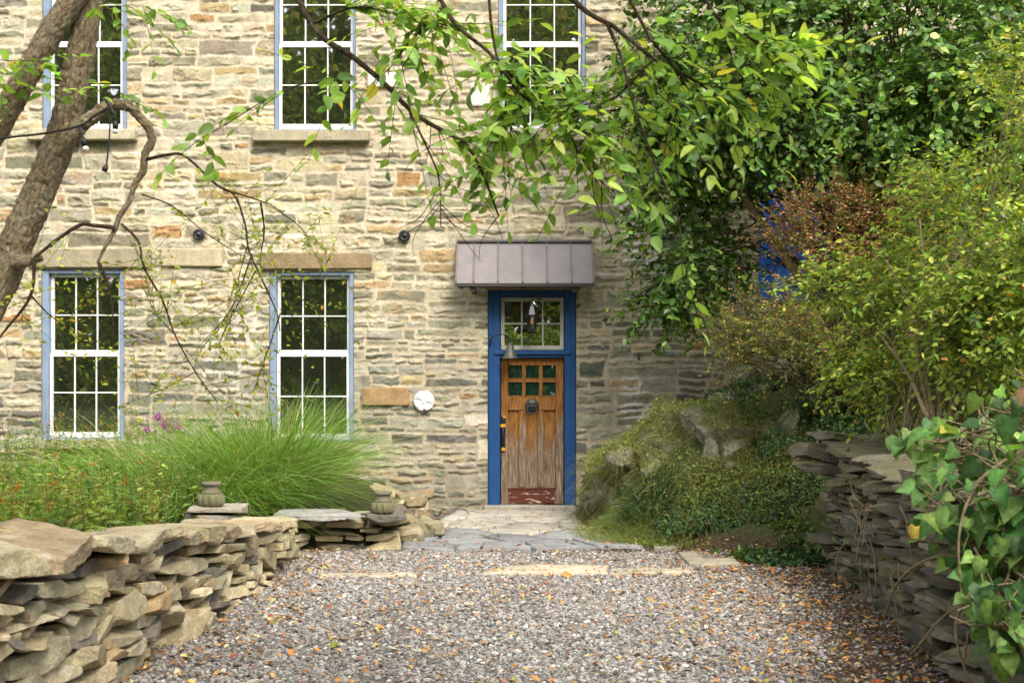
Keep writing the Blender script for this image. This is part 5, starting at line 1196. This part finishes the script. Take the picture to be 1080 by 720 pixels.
for ln, k_ in over:
    if not od[k_]: continue
    lo = .5 if k_ in (1, 3, 4, 6, 8, 14) else .15
    p, d = along(ln, od[k_], lo, 1 if k_ not in (1,) else .86); twig_leaves(lf, tg, p, d * .7 + rng.normal(0, .6, p.shape) * np.array([1, 1, .7]) + np.array([.2, 0, .12]), rng.uniform(.15, .42, len(p)), 7, .068, .5, GL, GW, .15, droop=.16, twr=.0022, nj=.5)
# leafy sprays on the trunks
for pts, nn2 in (([(110, -10), (160, 10), (190, 20)], 5), ([(60, 120), (70, 100), (60, 75)], 6), ([(0, 60), (25, 70), (50, 60)], 5), ([(0, 20), (-5, 60), (20, 75)], 3), ([(105, 110), (125, 95), (130, 60)], 4), ([(90, 20), (110, 10), (140, 5)], 6)):
    ln = smooth_path(PX(pts, YT - .25), 12); p, d = along(ln, nn2); twig_leaves(lf, tg, p, d + rng.normal(0, .7, p.shape), rng.uniform(.12, .28, len(p)), 6, .066, .55, GL, GW, .15, droop=.35, twr=.002)
# crown above the frame, open
CE = [(330, -330, 5.6, .9, .8, .35), (560, -320, 4.9, .9, .7, .3), (800, -290, 4.6, .8, .6, .3), (130, -330, 6.3, .8, .8, .4)]
p, u, c = ellip(CE, 190, .3, -.3); twig_leaves(lf, tg, p, u + rng.normal(0, .5, u.shape), rng.uniform(.2, .45, len(p)), 8, .08, .5, GL, GW, .15, droop=.3, twr=.002)
# thin bare hanging twigs in front of the awning
for q in range(26):
    ln, _ = over[int(rng.choice([1, 2, 3, 4, 5, 11]))]; p, d = along(ln, 1, .6); a_ = p[0]; pts = [a_]; dv = unit(np.array([rng.normal(0, .5), rng.normal(0, .3), -.7]))
    for r_ in range(3): dv = unit(dv + rng.normal(0, .35, 3) + np.array([0, 0, -.1])); pts.append(pts[-1] + dv * rng.uniform(.06, .14))
    tube(tg, smooth_path(pts, 10), [.0022, .001], 4)
ta = tg.arrays(); br.add(*ta); br.build('branches', M['twig'], tree, True); lf.build('crown', M['leaf'], tree, True); ly_.build('drooping_foliage', M['leaf'], tree)

# string of unlit bulbs tied to that tree
YL = YT - .3; sl = thing('string_light', 'black string light cable with empty and bulbed sockets tied round the leaning trunk', 'string light', P(60, 160, YL)); mb, sk, bb = MB(), MB(), MB()
tube(mb, smooth_path([P(-30, 152, YL), P(10, 145, YL), P(45, 141, YL), P(84, 133, YL), P(100, 122, YL), P(116, 113, YL)], 30), .006, 6)
tube(mb, smooth_path([P(116, 113, YL), P(116, 130, YL), P(115, 150, YL), P(112, 176, YL)], 20), .004, 6); tube(mb, smooth_path([P(117, 114, YL), P(121, 120, YL), P(122, 127, YL)], 8), .004, 6); tube(mb, smooth_path([P(84, 134, YL), P(87, 145, YL)], 6), .004, 6)
tube(mb, smooth_path([P(112, 106, YL), P(117, 113, YL), P(119, 121, YL)], 8), .008, 6)
sockets = []
for (x0, y0, x1, y1) in ((112, 174, 110, 181), (122, 127, 121.6, 136), (87, 144, 89.5, 154)):
    sk = MB(); tube(sk, [P(x0, y0, YL), P((x0 + x1) / 2, (y0 + y1) / 2, YL), P(x1, y1, YL)], [.007, .015, .013], 10); sockets.append(sk.build('socket', M['rubber'], sl, True))
for par, (x0, y0, x1, y1) in zip(sockets[1:], ((121.6, 136.3, 121.4, 141.5), (89.6, 154.3, 91.5, 160))):
    bb = MB(); tube(bb, smooth_path([P(x0, y0, YL), P((x0 + x1) / 2, (y0 + y1) / 2, YL), P(x1, y1, YL)], 8), [.008, .014, .016, .012, .004], 10); bb.build('bulb', M['bulb'], par, True)
mb.build('cable', M['rubber'], sl, True)

# wood across the lane behind the viewer (seen in the window glass)
mb = MB()
WC = [(.2, .26, .05), (.32, .38, .07), (.1, .15, .03), (.48, .5, .1), (.5, .45, .12)]
for n, ylo, yhi, l0, l1, thr in ((95000, -18, -14, .16, .4, .0), (17000, -26, -20, .7, 1.6, -9)):
    q = np.column_stack([rng.uniform(-24, 24, n), rng.uniform(ylo, yhi, n), rng.uniform(.01, 1, n) ** .9 * 21]); q = q[fbm(q * .45, 4, 171) > thr - .03]; k = len(q); l_ = rng.uniform(l0, l1, k)
    leaves(mb, q, rdir(k, (0, 0, -.3)), rdir(k, (0, .9, .9)), l_, l_ * .6, 'dia', .2, pal(k, WC, [.3, .25, .25, .13, .07], .25) * (1 if thr > -1 else .6))
for q in range(34):
    x = rng.uniform(-24, 24); y = rng.uniform(-20, -15); tube(mb, smooth_path([(x, y, -.1), (x + rng.normal(0, .3), y, 6), (x + rng.normal(0, .9), y, 15)], 10), [.22, .08], 8, (.09, .07, .05))
tag(mb.build('woodland', M['leaf'], None, False, (0, -15, 0)), 'leafy wood across the lane, seen reflected in the window glass', 'woodland', kind='stuff')

# ------------------------------------------------------------------ light, camera, render
w = bpy.data.worlds.new('World'); scene.world = w; w.use_nodes = True; nt = w.node_tree; nt.nodes.clear()
SUN_EL, SUN_AZ = math.radians(47), math.radians(155)     # azimuth clockwise from +Y
sky = nt.nodes.new('ShaderNodeTexSky'); sky.sky_type = 'NISHITA'; sky.sun_disc = False; sky.sun_elevation = SUN_EL; sky.sun_rotation = SUN_AZ; sky.air_density = 1.0; sky.dust_density = 3.0
hs = nt.nodes.new('ShaderNodeHueSaturation'); hs.inputs['Saturation'].default_value = .2
bg = nt.nodes.new('ShaderNodeBackground'); bg.inputs[1].default_value = .15; ow = nt.nodes.new('ShaderNodeOutputWorld')
nt.links.new(sky.outputs[0], hs.inputs['Color']); nt.links.new(hs.outputs[0], bg.inputs[0]); nt.links.new(bg.outputs[0], ow.inputs[0])
sd_ = bpy.data.lights.new('sun', 'SUN'); sd_.energy = 1.15; sd_.angle = math.radians(28); sd_.color = (1, .9, .74); so = bpy.data.objects.new('sun', sd_); COL.objects.link(so)
dirv = Vector((math.sin(SUN_AZ) * math.cos(SUN_EL), math.cos(SUN_AZ) * math.cos(SUN_EL), math.sin(SUN_EL))); so.rotation_euler = dirv.to_track_quat('Z', 'Y').to_euler(); so.location = (0, 0, 20)
cam = bpy.data.cameras.new('camera'); co = bpy.data.objects.new('camera', cam); COL.objects.link(co); scene.camera = co
co.location = (0, 0, CAMZ); co.rotation_euler = (PI / 2, 0, 0); cam.sensor_width = 36; cam.lens = F_PX * 36 / 1080; cam.shift_y = (HY - 360) / 1080; cam.clip_end = 400; cam.clip_start = .05
cam.dof.use_dof = True; cam.dof.focus_distance = 15.5; cam.dof.aperture_fstop = 7.5
scene.view_settings.view_transform = 'Standard'; scene.view_settings.look = 'None'; scene.view_settings.gamma = 1; scene.view_settings.exposure = 1.55
scene.cycles.max_bounces = 6; scene.cycles.transparent_max_bounces = 4
